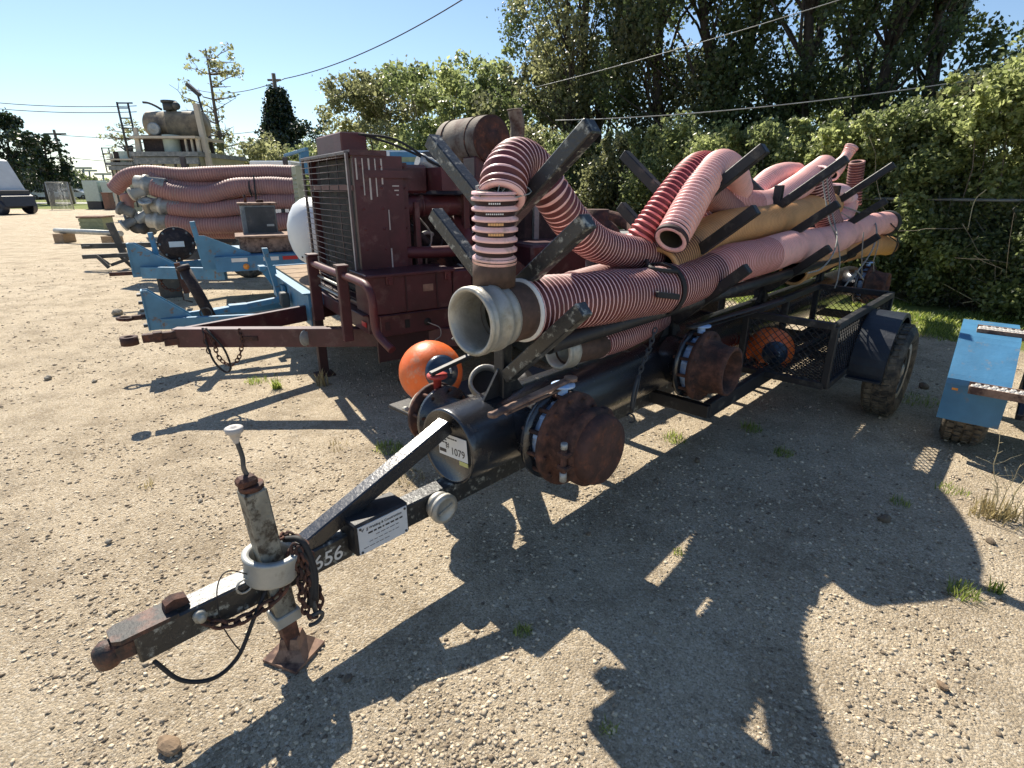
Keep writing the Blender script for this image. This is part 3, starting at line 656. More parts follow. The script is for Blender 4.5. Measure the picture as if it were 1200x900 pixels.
# overhead lines
def wire(a, b_, sag, r, label): mb = MB(); mb.tube(sag_wire(a, b_, sag, 24), r, 5); o = mb.build('power_line', 'fence_wire' if r < .02 else 'dark_steel'); tag(o, label, 'power line')
wire(far(628, 102, 13), far(1040, -18, 8.5), .05, .007, 'upper overhead cable crossing in front of the tall dark trees')
wire(far(651, 141, 12), far(1140, 94, 8.5), .10, .009, 'lower overhead cable crossing in front of the tall dark trees')
wire(far(334, 92, 42), far(560, -12, 30), .5, .03, 'cable climbing from the ivy covered pole to the top of the picture')
wire(far(334, 92, 42), far(226, 104, 60), .6, .03, 'cable from the ivy covered pole towards the floodlight')
for k, (y0, y1) in enumerate(((114, 124), (121, 131))): wire(far(-60, y0, 70), far(160, y1, 60), .4, .04, ('upper', 'lower')[k] + ' of the two power lines in the sky above the left trees')
for k, (y0, y1) in enumerate(((158, 162), (183, 187))): wire(far(66, y0, 60), far(330, y1 - 12 + 12 * k, 60), .6, .03, ('upper', 'lower')[k] + ' of the two lines from the leaning utility pole to the right')
# ------------------------------------------------------------------ black pipe trailer
TF = Frame(-1.69 * math.cos(rad(44)), 1.69 * math.sin(rad(44)), 44)
def L(s_, t_, z_): return Vector((s_, -t_, z_))        # along the trailer, to its right, up
bt = thing('pipe_trailer', 'black steel pipe trailer with hose rack, rusty valves and long single tongue', 'trailer', TF, (3.0, 0, 0))
PH = .54; PR = .172
# tongue
mb = MB(TF); mb.beam(L(.13, 0, .325), L(3.9, 0, .325), .085, .105, bev=.006); mb.build('tongue_beam', 'black_beam', bt)
mb = MB(TF); mb.beam(L(.66, 0, .385), L(1.345, 0, .645), .065, .065, bev=.005); mb.build('brace_strut', 'black_paint', bt)
cp = MB(TF); cp.prism([L(.10, -.045, .378), L(.25, -.044, .378), L(.25, .044, .378), L(.10, .045, .378), L(.08, .03, .378), L(.08, -.03, .378)], (0, 0, 1), .014)
cp.beam(L(.07, 0, .335), L(.15, 0, .33), .06, .07, bev=.012); cp.lathe(L(.065, 0, .298), (0, 0, 1), [(0, .02), (0, .030), (.03, .036), (.055, .034), (.07, .02), (.072, 0)], 16)
cpo = cp.build('coupler', 'hitch_worn', bt)
mb = MB(TF); mb.prism([L(.22, .0, .384), L(.29, 0, .384), L(.285, 0, .41), L(.25, 0, .42), L(.225, 0, .41)], (0, 1, 0), .035); mb.build('latch', 'rust', bt)
# jack
JB, JT = L(.56, .045, 0), L(.52, .035, .70); jd = (JT - JB).normalized(); jp = lambda z: JB.lerp(JT, z / .70)
jk = MB(TF); jk.beam(jp(.17), jp(.70), .072, .072, up=(0, 1, 0), bev=.006); jack = jk.build('jack_tube', 'jack_paint', bt)
mb = MB(TF); mb.beam(jp(.02), jp(.20), .054, .054, up=(0, 1, 0), bev=.004); mb.build('inner_tube', 'rust', bt)
mb = MB(TF); mb.beam(jp(.165), jp(.21), .088, .088, up=(0, 1, 0), bev=.004); mb.build('collar', 'galvanised', bt)
mb = MB(TF); mb.box(JB + Vector((0, 0, .008)), (.15, .15, .012), Matrix.Rotation(.4, 3, 'Z')); mb.lathe(JB, (0, 0, 1), [(.012, .085), (.05, .052), (.09, .042), (.09, 0)], 4, smooth=False); mb.build('foot', 'rust_plate', bt)
mb = MB(TF); mb.cyl(jp(.70), jp(.705) + Vector((0, 0, .012)), .038, 14); mb.box(jp(.72) + Vector((-.01, .0, .01)), (.06, .05, .035), bev=.01); mb.build('jack_cap', 'rust_dark', bt)
mb = MB(TF); mb.tube(catmull([jp(.72) + Vector((.0, .01, .02)), jp(.75) + Vector((-.005, .012, .02)), jp(.79) + Vector((.0, .013, .02)), jp(.86) + Vector((-.005, .013, .015))], 5), .0075, 8); mb.build('crank', 'dark_steel', bt)
mb = MB(TF); mb.lathe(jp(.86) + Vector((-.005, .013, .012)), (0, 0, 1), [(-.012, .008), (.0, .011), (.018, .018), (.024, .026), (.038, .027), (.041, .021), (.041, .010), (.045, .008), (.045, 0)], 18); kb = mb.build('crank_knob', 'pale_edge', bt)
mb = MB(TF); r_ = .080; c_ = jp(.40)
mb.lathe(c_, (.15, 0, 1), [(-.045, r_ - .012), (-.045, r_), (-.035, r_ + .006), (.02, r_ + .006), (.04, r_ + .012), (.05, r_ + .012), (.05, r_ - .010), (.03, r_ - .012), (-.045, r_ - .012)], 30); mb.build('hose_ring', 'galvanised', bt)
# chains, cables round the jack
mb = MB(TF)
mb.chain([L(.30, .05, .33), L(.36, .07, .285), L(.44, .08, .28), L(.53, .09, .31), L(.57, .09, .37), L(.60, .07, .44)], .05, .006, .6)
mb.chain([L(.60, .09, .47), L(.60, .11, .38), L(.59, .12, .28), L(.60, .12, .20), L(.63, .11, .17), L(.66, .10, .22), L(.645, .10, .30), L(.63, .09, .45)], .04, .0055, .6)
mb.chain([L(.57, .05, .49), L(.62, .0, .46), L(.64, .09, .45), L(.65, .1, .34), L(.64, .1, .24)], .035, .005, .6)
mb.chain([L(.61, .10, .46), L(.62, .12, .36), L(.615, .11, .26)], .035, .005, .6)
mb.build('safety_chain', 'rust', bt)
mb = MB(TF); hk = L(.625, .115, .16); mb.torus(hk, (0, 1, .3), .028, .008, 16, 6, 4.9, .6); mb.tube([hk + Vector((0, 0, .09)), hk + Vector((.005, 0, .03))], .009, 6); mb.build('chain_hook', 'dark_steel', bt)
mb = MB(TF); mb.tube(catmull([L(.61, .09, .46), L(.635, .11, .38), L(.63, .12, .30), L(.615, .11, .22)], 6), [.013] * 19, 8); mb.tube(catmull([L(.60, .02, .46), L(.63, .09, .47), L(.645, .12, .36), L(.63, .13, .25)], 6), .011, 8); mb.build('wrapped_cable', 'strap_black', bt)
mb = MB(TF); mb.tube(catmull([L(.16, .05, .27), L(.21, .07, .17), L(.29, .09, .13), L(.37, .09, .16), L(.44, .08, .26), L(.50, .06, .33)], 8), .007, 7); mb.tube(catmull([L(.47, .05, .40), L(.40, .055, .46), L(.36, .06, .42), L(.35, .06, .30), L(.37, .06, .20), L(.39, .06, .14)], 6), .0022, 5); mb.build('breakaway_cable', 'strap_black', bt)
mb = MB(TF); mb.lathe(L(.30, .043, .345), (0, -1, 0), [(0, .02), (.015, .02), (.015, .012), (.03, .012), (.03, 0)], 12); mb.build('chain_bolt', 'aluminium', bt)
mb = MB(TF); mb.torus(L(.44, .05, .375), (0, 1, 0), .025, .004, 12, 5); mb.build('lynch_pin', 'aluminium', bt)
# manual holder with printed sign
mb = MB(TF); mb.box(L(.935, .045, .375), (.235, .12, .135), bev=.006); hb = mb.build('document_box', 'black_worn', bt)
mb = MB(TF); mb.box(L(.935, .107, .372), (.215, .004, .118)); sgn = mb.build('sign_plate', 'sign_white', hb)
def sgn_text(s_, size, x, z, b_=False): text_mesh(s_, size, TF, L(x, .1095, z), (1, 0, 0), (0, 0, 1), 'lettering', 'print_black', bt, bold=b_)
sgn_text('JJ Welding & Construction', .0145, .862, .408, True)
mb = MB(TF)
mb.tube([L(.838, .1098, .42), L(.845, .1098, .408), L(.852, .1098, .42), L(.843, .1098, .413)], .0012, 4)
for row, (x0, x1) in enumerate(((.868, 1.02), (.90, .99), (.87, 1.0), (.845, .95))):       # lines of print too small to read in the photograph
    x = x0
    while x < x1:
        wd_ = random.uniform(.008, .022); mb.box(L(x + wd_ / 2, .1093, .392 - row * .019), (wd_, .0008, (.007, .0025, .002, .002)[row])); x += wd_ + .005
mb.build('small_print', 'print_black', bt, kind='stuff')
for dx in (-.098, .098):
    for dz in (-.05, .05): mb = MB(TF); mb.lathe(L(.935 + dx, .109, .372 + dz), (0, -1, 0), [(0, .005), (.003, .005), (.003, 0)], 10); mb.build('rivet', 'dark_steel', hb)
text_mesh('656', .080, TF, L(.672, .0435, .294), (1, 0, 0), (0, 0, 1), 'painted_number', 'print_white', bt, depth=.0005, bold=True, shear=.12)
# camlock cap clipped on the beam
mb = MB(TF); mb.lathe(L(1.235, .045, .325), (0, -1, 0), [(0, .055), (.012, .06), (.03, .06), (.034, .045), (.045, .045), (.045, .066), (.062, .066), (.066, .055), (.07, .050), (.062, .046), (.062, 0)], 28)
mb.box(L(1.235, .110, .325), (.075, .012, .012), Matrix.Rotation(-.3, 3, 'Y')); mb.build('dust_cap', 'aluminium', bt)
# main pipe
mb = MB(TF); o_ = L(1.345, 0, PH)
mb.lathe(o_, (1, 0, 0), [(.012, 0), (.012, PR - .022), (0, PR - .016), (-.004, PR - .004), (.01, PR), (.03, PR), (6.3, PR), (6.32, PR - .02), (6.32, 0)], 48)
mp = mb.build('main_pipe', 'black_paint', bt)
# sticker on the cap
mb = MB(TF); xs = 1.3545; mb.box((xs, -.025, .545), (.0015, .19, .105), Matrix.Rotation(rad(-4), 3, 'X')); stk = mb.build('sticker', 'white_sticker', mp)
RX = Matrix.Rotation(rad(-4), 3, 'X'); xv, yv = RX @ Vector((0, -1, 0)), RX @ Vector((0, 0, 1)); so = Vector((xs - .0012, -.025, .545))
def st_text(s_, size, u, v, b_=True): text_mesh(s_, size, TF, so + xv * u + yv * v, xv, yv, 'lettering', 'print_black', mp, depth=.0003, bold=b_)
st_text('#', .040, -.046, -.012); st_text('1079', .047, -.014, -.036)
mb = MB(TF)
for row in range(3):
    u = -.088
    while u < (.02 if row == 0 else -.048): wd_ = random.uniform(.008, .02); mb.box(so + xv * (u + wd_ / 2) + yv * (.036 - row * .013), (.001, wd_, .006), RX); u += wd_ + .004
mb.box(so + xv * -.068 + yv * -.030, (.001, .045, .016), RX); mb.build('small_print', 'print_black', mp, kind='stuff')
mb = MB(TF); mb.box(so + xv * .067 + yv * -.064, (.0015, .056, .018), RX); mb.build('sticker', 'yellow_sticker', mp)
# side frame rails
for y in (-.42, .42):
    mb = MB(TF); mb.beam((3.0, y, .34), (6.6, y, .34), .05, .10); mb.build('frame_rail', 'black_worn', bt)
for x in (3.0, 4.2, 5.3, 6.55): mb = MB(TF); mb.beam((x, -.44, .335), (x, .44, .335), .05, .08); mb.build('cross_member', 'black_worn', bt)
# branches and butterfly valves on the right
def bolt_ring(mb, c, ax, R_, n, r=.011, h=.05, a0=0.):
    a = Vector(ax).normalized(); up = Vector((0, 0, 1)); n_ = up.cross(a).normalized(); b_ = a.cross(n_)
    for k in range(n):
        t = 2 * math.pi * (k + a0) / n; p = Vector(c) + (n_ * math.cos(t) + b_ * math.sin(t)) * R_; mb.cyl(p - a * h / 2, p + a * h / 2, r, 6)
def valve(s_, z_, capped, side=1, lever=(-.40, -.02, -.05), R_=.145, d0=.0):
    ax = Vector((0, -side, 0)); c = L(s_, side * (.12 + d0), z_)
    mb = MB(TF); mb.lathe(c, ax, [(0, R_), (.14, R_), (.142, R_ + .065), (.165, R_ + .065), (.165, R_ - .01)], 36); mb.build('branch_pipe', 'black_paint', bt)
    mb = MB(TF); q = c + ax * .165; mb.lathe(q, ax, [(.002, R_ - .02), (.002, R_ + .018), (.058, R_ + .018), (.058, R_ - .02)], 32)
    for k in range(12):
        t = 2 * math.pi * (k + .5) / 12; p = q + ax * .03 + Vector((math.cos(t), 0, math.sin(t))) * (R_ + .018); mb.box(p, (.02, .05, .016), Matrix.Rotation(-t + math.pi / 2, 3, 'Y'), .003)
    vb = mb.build('valve_body', 'valve_blue', bt)
    mb = MB(TF); mb.cyl(q + ax * .03 + Vector((0, 0, R_)), q + ax * .03 + Vector((0, 0, R_ + .09)), .022, 12); mb.lathe(q + ax * .03 + Vector((0, 0, R_ + .088)), (0, 0, 1), [(0, .02), (0, .052), (.009, .052), (.009, 0)], 22); mb.build('neck', 'valve_blue', vb)
    mb = MB(TF); bolt_ring(mb, q + ax * .03, ax, R_ + .044, 12, .010, .14, .25); mb.build('stud_bolts', 'rust', bt, kind='stuff')
    mb = MB(TF); p = q + ax * .06; prof = [(0, R_ - .03), (0, R_ + .065), (.026, R_ + .065), (.026, R_ + .02), (.07, R_ + .012), (.13, R_ - .004)]
    if capped: prof += [(.135, R_ - .004)]; mb.lathe(p, ax, prof, 40); mb.build('flange', 'rust', bt)
    else: prof += [(.16, R_), (.185, R_ - .002), (.185, R_ - .02), (.02, R_ - .03), (.0, R_ - .03)]; mb.lathe(p, ax, prof, 40); fo = mb.build('flange', 'rust', bt)
    if capped:
        mb = MB(TF); e = p + ax * .11; mb.lathe(e, ax, [(0, R_ + .006), (.004, R_ + .026), (.042, R_ + .026), (.048, R_ + .006)], 40); mb.build('clamp_band', 'rust', bt)
        mb = MB(TF); mb.lathe(e + ax * .03, ax, [(0, R_ + .008), (.05, R_ + .006), (.068, R_ - .004), (.075, R_ - .03), (.076, 0)], 40); mb.build('end_cap', 'rust_dark', bt)
        mb = MB(TF); g_ = e + ax * .022 + Vector((-(R_ + .03), 0, 0)); mb.cyl(g_ + Vector((-.01, 0, -.085)), g_ + Vector((-.01, 0, .07)), .013, 8)
        mb.box(g_ + Vector((0, 0, .03)), (.05, .05, .022), bev=.005); mb.box(g_ + Vector((0, 0, -.03)), (.05, .05, .022), bev=.005); mb.build('clamp_bolt', 'rust', bt)
        mb = MB(TF); mb.cyl(g_ + Vector((-.01, 0, -.09)), g_ + Vector((-.01, 0, -.05)), .015, 8); mb.cyl(g_ + Vector((-.01, 0, .055)), g_ + Vector((-.01, 0, .08)), .014, 8); mb.build('nut', 'galvanised', bt)
        mb = MB(TF); g_ = e + ax * .022 + Vector((R_ * .6, 0, R_ * .85)); mb.box(g_, (.06, .045, .06), Matrix.Rotation(.6, 3, 'Y'), .01); mb.build('clamp_bolt', 'rust', bt)
    a = q + ax * .03 + Vector((0, 0, R_ + .105)); b_ = a + Vector(lever)
    mb = MB(TF); mb.beam(a + (a - b_) * .12, b_, .042, .014, bev=.005)
    x = (b_ - a).normalized(); mb.lathe(b_, (0, 0, 1), [(-.007, 0), (-.007, .021), (.007, .021), (.007, 0)], 14); mb.lathe(a + (a - b_) * .12, (0, 0, 1), [(-.008, 0), (-.008, .03), (.008, .03), (.008, 0)], 14)
    mb.beam(a + Vector((0, 0, -.028)), a.lerp(b_, .8) + Vector((0, .02, -.035)), .02, .008); mb.build('lever', 'rust_plate' if capped else 'black_worn', bt)
valve(1.74, .565, True, 1, (-.40, .02, -.035))
valve(3.03, .60, False, 1, (.95, -.12, .02))
valve(6.9, .62, False, 1, (-.3, .0, .05), .14)
# left branch with beige lever cap
c = L(1.55, -.10, PH); ax = Vector((0, 1, 0)); R_ = .105
mb = MB(TF); mb.lathe(c, ax, [(0, R_), (.16, R_), (.162, R_ + .05), (.185, R_ + .05), (.185, R_ - .01)], 30); mb.build('branch_pipe', 'black_paint', bt)
mb = MB(TF); mb.lathe(c + ax * .185, ax, [(.001, .06), (.001, R_ + .012), (.05, R_ + .012), (.05, .06)], 30); vb = mb.build('valve_body', 'black_paint', bt)
mb = MB(TF); mb.lathe(c + ax * .212 + Vector((0, 0, R_ + .10)), (0, 0, 1), [(-.10, .02), (-.01, .02), (-.01, .05), (.004, .05), (.004, 0)], 20); mb.build('neck', 'red_paint', vb)
mb = MB(TF); bolt_ring(mb, c + ax * .21, ax, R_ + .034, 8, .009, .11, .3); mb.build('stud_bolts', 'rust', bt, kind='stuff')
mb = MB(TF); mb.lathe(c + ax * .236, ax, [(0, .06), (0, R_ + .05), (.022, R_ + .05), (.022, R_), (.06, R_ - .004)], 30); mb.build('flange', 'rust_dark', bt)
mb = MB(TF); mb.lathe(c + ax * .262, ax, [(0, R_ + .01), (.05, R_ + .01), (.075, R_ - .01), (.08, 0)], 26); cpb = mb.build('end_cap', 'tarp_tan', bt)
for sx in (-1, 1): mb = MB(TF); mb.tube(catmull([c + ax * .34 + Vector((sx * .06, -.02, 0)), c + ax * .33 + Vector((sx * .12, 0, .03)), c + ax * .28 + Vector((sx * .14, 0, .05))], 4), .012, 6); mb.build('cam_arm', 'aluminium', cpb)
a = c + ax * .212 + Vector((0, 0, R_ + .115)); mb = MB(TF); mb.beam(a + Vector((-.04, 0, 0)), a + Vector((.22, -.06, .07)), .035, .018, bev=.004); mb.build('lever', 'black_worn', bt)
# hose rack stations
for i, s_ in enumerate((1.66, 3.2, 4.75, 6.3)):
    mb = MB(TF); mb.beam(L(s_, .03, .66), L(s_, .03, 1.62 if i else 1.60), .06, .06, up=(0, 1, 0)); rp = mb.build('rack_post', 'black_worn', bt)
    for zt, zb in ((1.17, .80), (1.49, 1.16), (1.80, 1.47)):
        for sg in (1, -1):
            if i == 0 and sg < 0 and zt < 1.3: continue
            mb = MB(TF); a, b_ = L(s_, .03 + sg * .03, zb), L(s_, .03 + sg * .44, zt); w_ = .062 if i == 0 else .058
            mb.beam(a, b_, w_, .062, bev=.005); mb.build('rack_arm', 'black_worn' if i else 'black_beam', rp)
    for sg in (1, -1):
        mb = MB(TF); mb.prism([L(s_ + sg * .03, .03, .84), L(s_ + sg * .03, .03, .68), L(s_ + sg * .15, .03, .68)], (0, 1, 0), .012); mb.build('gusset', 'black_worn', rp)
for t_ in (-.30, .30):                 # long round rails under the hoses
    mb = MB(TF); mb.cyl(L(1.75, t_ * .62 + .03, .955), L(6.6, t_ * .62 + .03, .955), .038, 14); mb.build('rack_rail', 'black_worn', bt)
# mesh baskets
def basket(t0, t1, s0=3.86, s1=5.42, z0=.37, z1=.77):
    fr = MB(TF)
    for z in (z0, z1):
        for a, b_ in (((s0, t0), (s1, t0)), ((s0, t1), (s1, t1)), ((s0, t0), (s0, t1)), ((s1, t0), (s1, t1))): fr.beam(L(*a, z), L(*b_, z), .046, .046)
    for a in ((s0, t0), (s0, t1), (s1, t0), (s1, t1), ((s0 + s1) / 2, t0), ((s0 + s1) / 2, t1)): fr.beam(L(*a, z0), L(*a, z1), .044, .044, up=(0, 1, 0))
    bk = fr.build('basket_frame', 'black_worn', bt); m_ = MB(TF); zm = z0 + .022
    def panel(o, u, v, nu, nv, skip=None):
        o, u, v = Vector(o), Vector(u), Vector(v); n = u.cross(v).normalized(); W_, H_ = u.length, v.length; du, dv = .05, .024
        for i in range(int(W_ / du)):
            for j in range(int(H_ / dv)):
                p = o + u * ((i + .5 + (j % 2) * .5) * du / W_) + v * ((j + .5) * dv / H_)
                if (i + 1 + (j % 2) * .5) * du > W_: continue
                for sx, sz in ((1, 1), (-1, 1)):
                    a = p + u.normalized() * (sx * du / 2); b_ = p + v.normalized() * (sz * dv)
                    m_.beam(a, b_, .0035, .007, up=n, bev=0)
    panel(L(s0, t0, z0), (s1 - s0, 0, 0), (0, -(t1 - t0), 0), 0, 0)
    panel(L(s0, t0, z0), (0, -(t1 - t0), 0), (0, 0, z1 - z0), 0, 0); panel(L(s1, t0, z0), (0, -(t1 - t0), 0), (0, 0, z1 - z0), 0, 0)
    panel(L(s0, t1, z0), (s1 - s0, 0, 0), (0, 0, z1 - z0), 0, 0)
    m_.build('wire_mesh', 'black_worn', bk, kind='stuff')
basket(.26, .82); basket(-.26, -.82)
# wheels and fenders
for sg in (1, -1):
    c = L(4.72, sg * 1.03, .335); ax = Vector((0, -sg, 0))
    mb = MB(TF); mb.lathe(c, ax, [(-.075, .20), (-.10, .24), (-.105, .29), (-.09, .325), (-.06, .335), (.06, .335), (.09, .325), (.105, .29), (.10, .24), (.075, .20)], 48)
    for k in range(44):
        t = 2 * math.pi * k / 44
        for off, tw in ((-.052, .25), (0, -.25), (.052, .25)): mb.box(c + ax * off + Vector((math.cos(t), 0, math.sin(t))) * .337, (.014, .042, .030), Matrix.Rotation(-t, 3, 'Y') @ Matrix.Rotation(tw, 3, 'X'))
    wh = mb.build('tyre', 'tyre', bt)
    mb = MB(TF); mb.lathe(c, ax, [(-.07, .205), (-.07, .19), (.02, .17), (.045, .12), (.05, .06), (.075, .055), (.085, .03), (.085, 0)], 32); mb.lathe(c, ax, [(.06, .17), (.075, .205), (.085, .205), (.08, .17)], 32); bolt_ring(mb, c + ax * .055, ax, .085, 5, .012, .03); mb.build('rim', 'galvanised', wh)
    mb = MB(TF); pts = []; C0 = c + Vector((0, 0, .03)); t0_, t1_ = sg * .84, sg * 1.055
    for k in range(25): a = math.pi * (-.04 + 1.08 * k / 24); pts.append((math.cos(a) * .385, math.sin(a) * .385))
    for k in range(24):
        (x0, z0), (x1, z1) = pts[k], pts[k + 1]
        vs = [L(C0.x + x0, t0_, C0.z + z0), L(C0.x + x1, t0_, C0.z + z1), L(C0.x + x1, t1_, C0.z + z1), L(C0.x + x0, t1_, C0.z + z0)]
        f_ = 1.012; mb.smooth = True; mb._add(vs, [(0, 1, 2, 3)]); mb._add([Vector((C0.x + (v_.x - C0.x) * f_, v_.y, C0.z + (v_.z - C0.z) * f_)) for v_ in vs], [(3, 2, 1, 0)])
        for t_ in (t1_, t0_):
            q_ = .93; e = [L(C0.x + x0 * 1.012, t_, C0.z + z0 * 1.012), L(C0.x + x1 * 1.012, t_, C0.z + z1 * 1.012), L(C0.x + x1 * q_, t_, C0.z + z1 * q_), L(C0.x + x0 * q_, t_, C0.z + z0 * q_)]; mb.smooth = False; mb._add(e, [(0, 1, 2, 3)])
    mb.box(L(C0.x - .40, (t0_ + t1_) / 2, C0.z - .03), (.08, .21, .012)); mb.box(L(C0.x + .40, (t0_ + t1_) / 2, C0.z - .03), (.08, .21, .012)); mb.build('fender', 'blue_deep', bt)
mb = MB(TF); mb.cyl(L(4.72, -.95, .335), L(4.72, .95, .335), .035, 12); mb.build('axle', 'black_worn', bt)
# ------------------------------------------------------------------ suction hoses
KY = -1
def hose(name, label, pts, R_, pitch=.034, ribs='pink_rib', groove='brown_groove', F=TF, seg=30, rib=.012, inner='hose_inner', group='suction hoses piled on the rack of the black trailer', faded_from=None, wall=.012, open_ends=(True, True), duty=.58, cat='suction hose', parent=None, dents=.07):
    """ribbed hose swept along a path: raised rigid helix between recessed soft bands, open ends with wall and dark inside"""
    path = resample(catmull(pts, 16), pitch / 4) if len(pts) > 2 else resample(catmull(pts, 40), pitch / 4)
    sw = random.random() * 50; path = [p_ + Vector((0, noise.noise((i_ * pitch * .45, sw, 0)), noise.noise((i_ * pitch * .45, 0, sw)))) * (.012 * min(1, i_ / 30.)) for i_, p_ in enumerate(path)]
    n = len(path); rr = []; ms = []
    prof = (0, 1, 1, 0)
    sd = random.random() * 50
    for i in range(n):
        k = i % 4; rr.append((R_ if k in (1, 2) else R_ - rib) * (1 + dents * noise.noise((i * pitch * .6 + sd, 0, 0))))
        if faded_from is None or i * pitch / 4 < faded_from: ms.append(0 if k in (0, 1, 2)[:3] and k != 3 else 1)
        else: ms.append(2 if k == 3 else 0)
    ms = [0 if (i % 4) in ((1, ) if duty < .4 else (0, 1, 2) if duty > .7 else (1, 2)) else 1 for i in range(n)]
    if faded_from is not None: ms = [m_ if i * pitch / 4 < faded_from else (2 if m_ == 1 else 0) for i, m_ in enumerate(ms)]
    if faded_from: ms = [4 if (m_ == 1 and faded_from - .9 < i * pitch / 4) else m_ for i, m_ in enumerate(ms)]
    mb = MB(F); mb.tube(path, rr, seg, False, ms)
    mb.tube(path[::4] + ([path[-1]] if (n - 1) % 4 else []), R_ - rib - wall, max(16, seg // 2), False, None)
    nin = len(path[::4]) + (1 if (n - 1) % 4 else 0) - 1; cnt = nin * max(16, seg // 2)
    for j in range(cnt): mb.m[-1 - j] = 3; f = mb.f[-1 - j]; mb.f[-1 - j] = tuple(reversed(f))
    for e, idx in ((path[0], 0), (path[-1], -1)):          # ring that closes the wall at each end
        d = (path[1] - path[0]).normalized() * -1 if idx == 0 else (path[-1] - path[-2]).normalized(); mb.cur = 0
        mb.lathe(e, d, [(-.006, R_ - rib - wall - .002), (.004, R_ - rib - wall), (.004, R_ - .002), (-.006, R_)], seg); mb.cur = 0
    o = mb.build(name, [ribs, groove, {'pink_rib': 'mid_groove', 'red_rib': 'mid_groove', 'tan_rib': 'tan_mid', 'faded_rib': 'faded_groove'}[ribs], inner, {'pink_rib': 'light_groove', 'red_rib': 'light_groove', 'tan_rib': 'tan_mid', 'faded_rib': 'faded_groove'}[ribs]], parent, origin=None if parent else F.w(path[0]))
    if not parent: tag(o, label, cat, group)
    return o, path
def S(px, py, t_): v = site(px, py, TF, 'y', -t_); return v
def SS(px, py, s_): return site(px, py, TF, 'x', s_)
SHOW = lambda nm, pts: print(nm, [(round(p.x, 2), round(-p.y, 2), round(p.z, 2)) for p in pts])
# front long pink hose with aluminium coupling
hA = thing('suction_hose', 'longest pink ribbed hose, nearest the camera, with an aluminium coupling at its open front end', 'suction hose', TF, (1.4, -.2, 1.1), 'suction hoses piled on the rack of the black trailer')
pA = [S(610, 364, .17), S(650, 356, .18), S(690, 351, .19), S(760, 343, .19), S(805, 331, .19), S(850, 312, .19), S(890, 301, .19), S(930, 290, .19), S(970, 282, .18), S(1002, 270, .17), S(1028, 262, .16), S(1037, 262, .16)]
SHOW('A', pA)
o, path = hose('hose_body', '', pA, .130, .0285, parent=hA, group=None, faded_from=2.6, duty=.5)
d = (path[0] - path[4]).normalized(); e = path[0]
mb = MB(TF); mb.lathe(e, d, [(-.05, .108), (-.05, .119), (.12, .119), (.125, .105)], 36); cf = mb.build('cuff', 'cuff_brown', hA)
mb = MB(TF); mb.lathe(e, d, [(-.012, .118), (-.012, .132), (.005, .132), (.005, .118)], 36); mb.build('end_ring', 'white_sticker', hA)
mb = MB(TF); mb.lathe(e + d * .11, d, [(0, .108), (0, .122), (.015, .124), (.02, .121), (.045, .121), (.05, .132), (.06, .134), (.072, .134), (.078, .127), (.12, .125), (.126, .133), (.136, .135), (.142, .131), (.15, .131), (.156, .135), (.164, .132), (.166, .124), (.162, .116), (.10, .113), (-.2, .102)], 48); cpl = mb.build('coupling', 'aluminium', hA)
mb = MB(TF); mb.lathe(e + d * .10, d, [(.0, .1085), (-.3, .100), (-.3, 0)], 30); mb.build('lining', 'hose_inner', cpl)
# torn hose: upright stub and curled upper half
tB = thing('torn_suction_hose', 'torn hose with loose grey strands between its upright stub and the curled mouth above', 'suction hose', TF, (1.9, .24, 1.15), 'suction hoses piled on the rack of the black trailer')
b0, b1 = SS(579, 333, 1.51), SS(581, 226, 1.50); SHOW('B', [b0, b1])
st = b0.lerp(b1, .26)
hose('hose_body', '', [st, st.lerp(b1, .5), b1], .088, .036, parent=tB, group=None, groove='cuff_dark', rib=.014, seg=32, duty=.5)
mb = MB(TF); mb.lathe(b0, (b1 - b0), [(-.0, .07), (-.0, .085), ((st - b0).length + .02, .085), ((st - b0).length + .02, .07)], 30); mb.build('cuff', 'cuff_brown', tB)
mb = MB(TF); mb.box(b1.lerp(st, .25) + Vector((-.07, -.07, .0)), (.002, .002, .002)); 
for k, (ln, zz) in enumerate(((.05, .19), (.08, .29))): pass
pC = [SS(588, 232, 1.52), SS(593, 206, 1.58), SS(608, 190, 1.70), SS(628, 200, 1.83), SS(650, 232, 1.93), SS(672, 262, 2.10), SS(702, 286, 2.34), SS(735, 296, 2.62), SS(765, 300, 2.90)]
SHOW('C', pC)
_, pathC = hose('hose_body', '', pC, .088, .029, parent=tB, group=None, rib=.012, seg=32, duty=.5)
mb = MB(TF)
for k in range(70):
    a = random.random() * 6.283; r1 = random.uniform(.02, .07); p0 = b1 + Vector((math.cos(a) * r1, math.sin(a) * r1, -.02)); a2 = a + random.gauss(0, .5); d = (pathC[0] - pathC[6]).normalized()
    p2 = pathC[2] - d * random.uniform(0, .08) + Vector((math.cos(a2), math.sin(a2), math.sin(a2 * 2) * .4)) * random.uniform(.01, .07); pm = p0.lerp(p2, .5) + Vector((random.gauss(0, .03), random.gauss(0, .03), random.gauss(0, .02)))
    mb.tube(catmull([p0, pm, p2], 4), .0022, 4)
mb.build('loose_strands', 'strand', tB, kind='stuff')
f1 = b1.lerp(st, .16); nrm = (TF.I @ Vector((0, 0, CAMH)) - f1); nrm.z = 0; nrm.normalize(); xd = Vector((0, 0, 1)).cross(nrm); mb = MB(TF)
for zz, n_, hh in ((.0, 6, .006), (-.036, 9, .005)):           # worn white print, no longer readable
    for k in range(n_): a = (k - n_ / 2) * .085; d_ = nrm * math.cos(a) + xd * math.sin(a); mb.box(f1 + d_ * .0885 + Vector((0, 0, zz + .004)), (.0015, .005, hh), Matrix.Rotation(math.atan2(d_.y, d_.x), 3, 'Z'))
mb.build('worn_print', 'print_white', tB, kind='stuff'); mb = MB(TF)
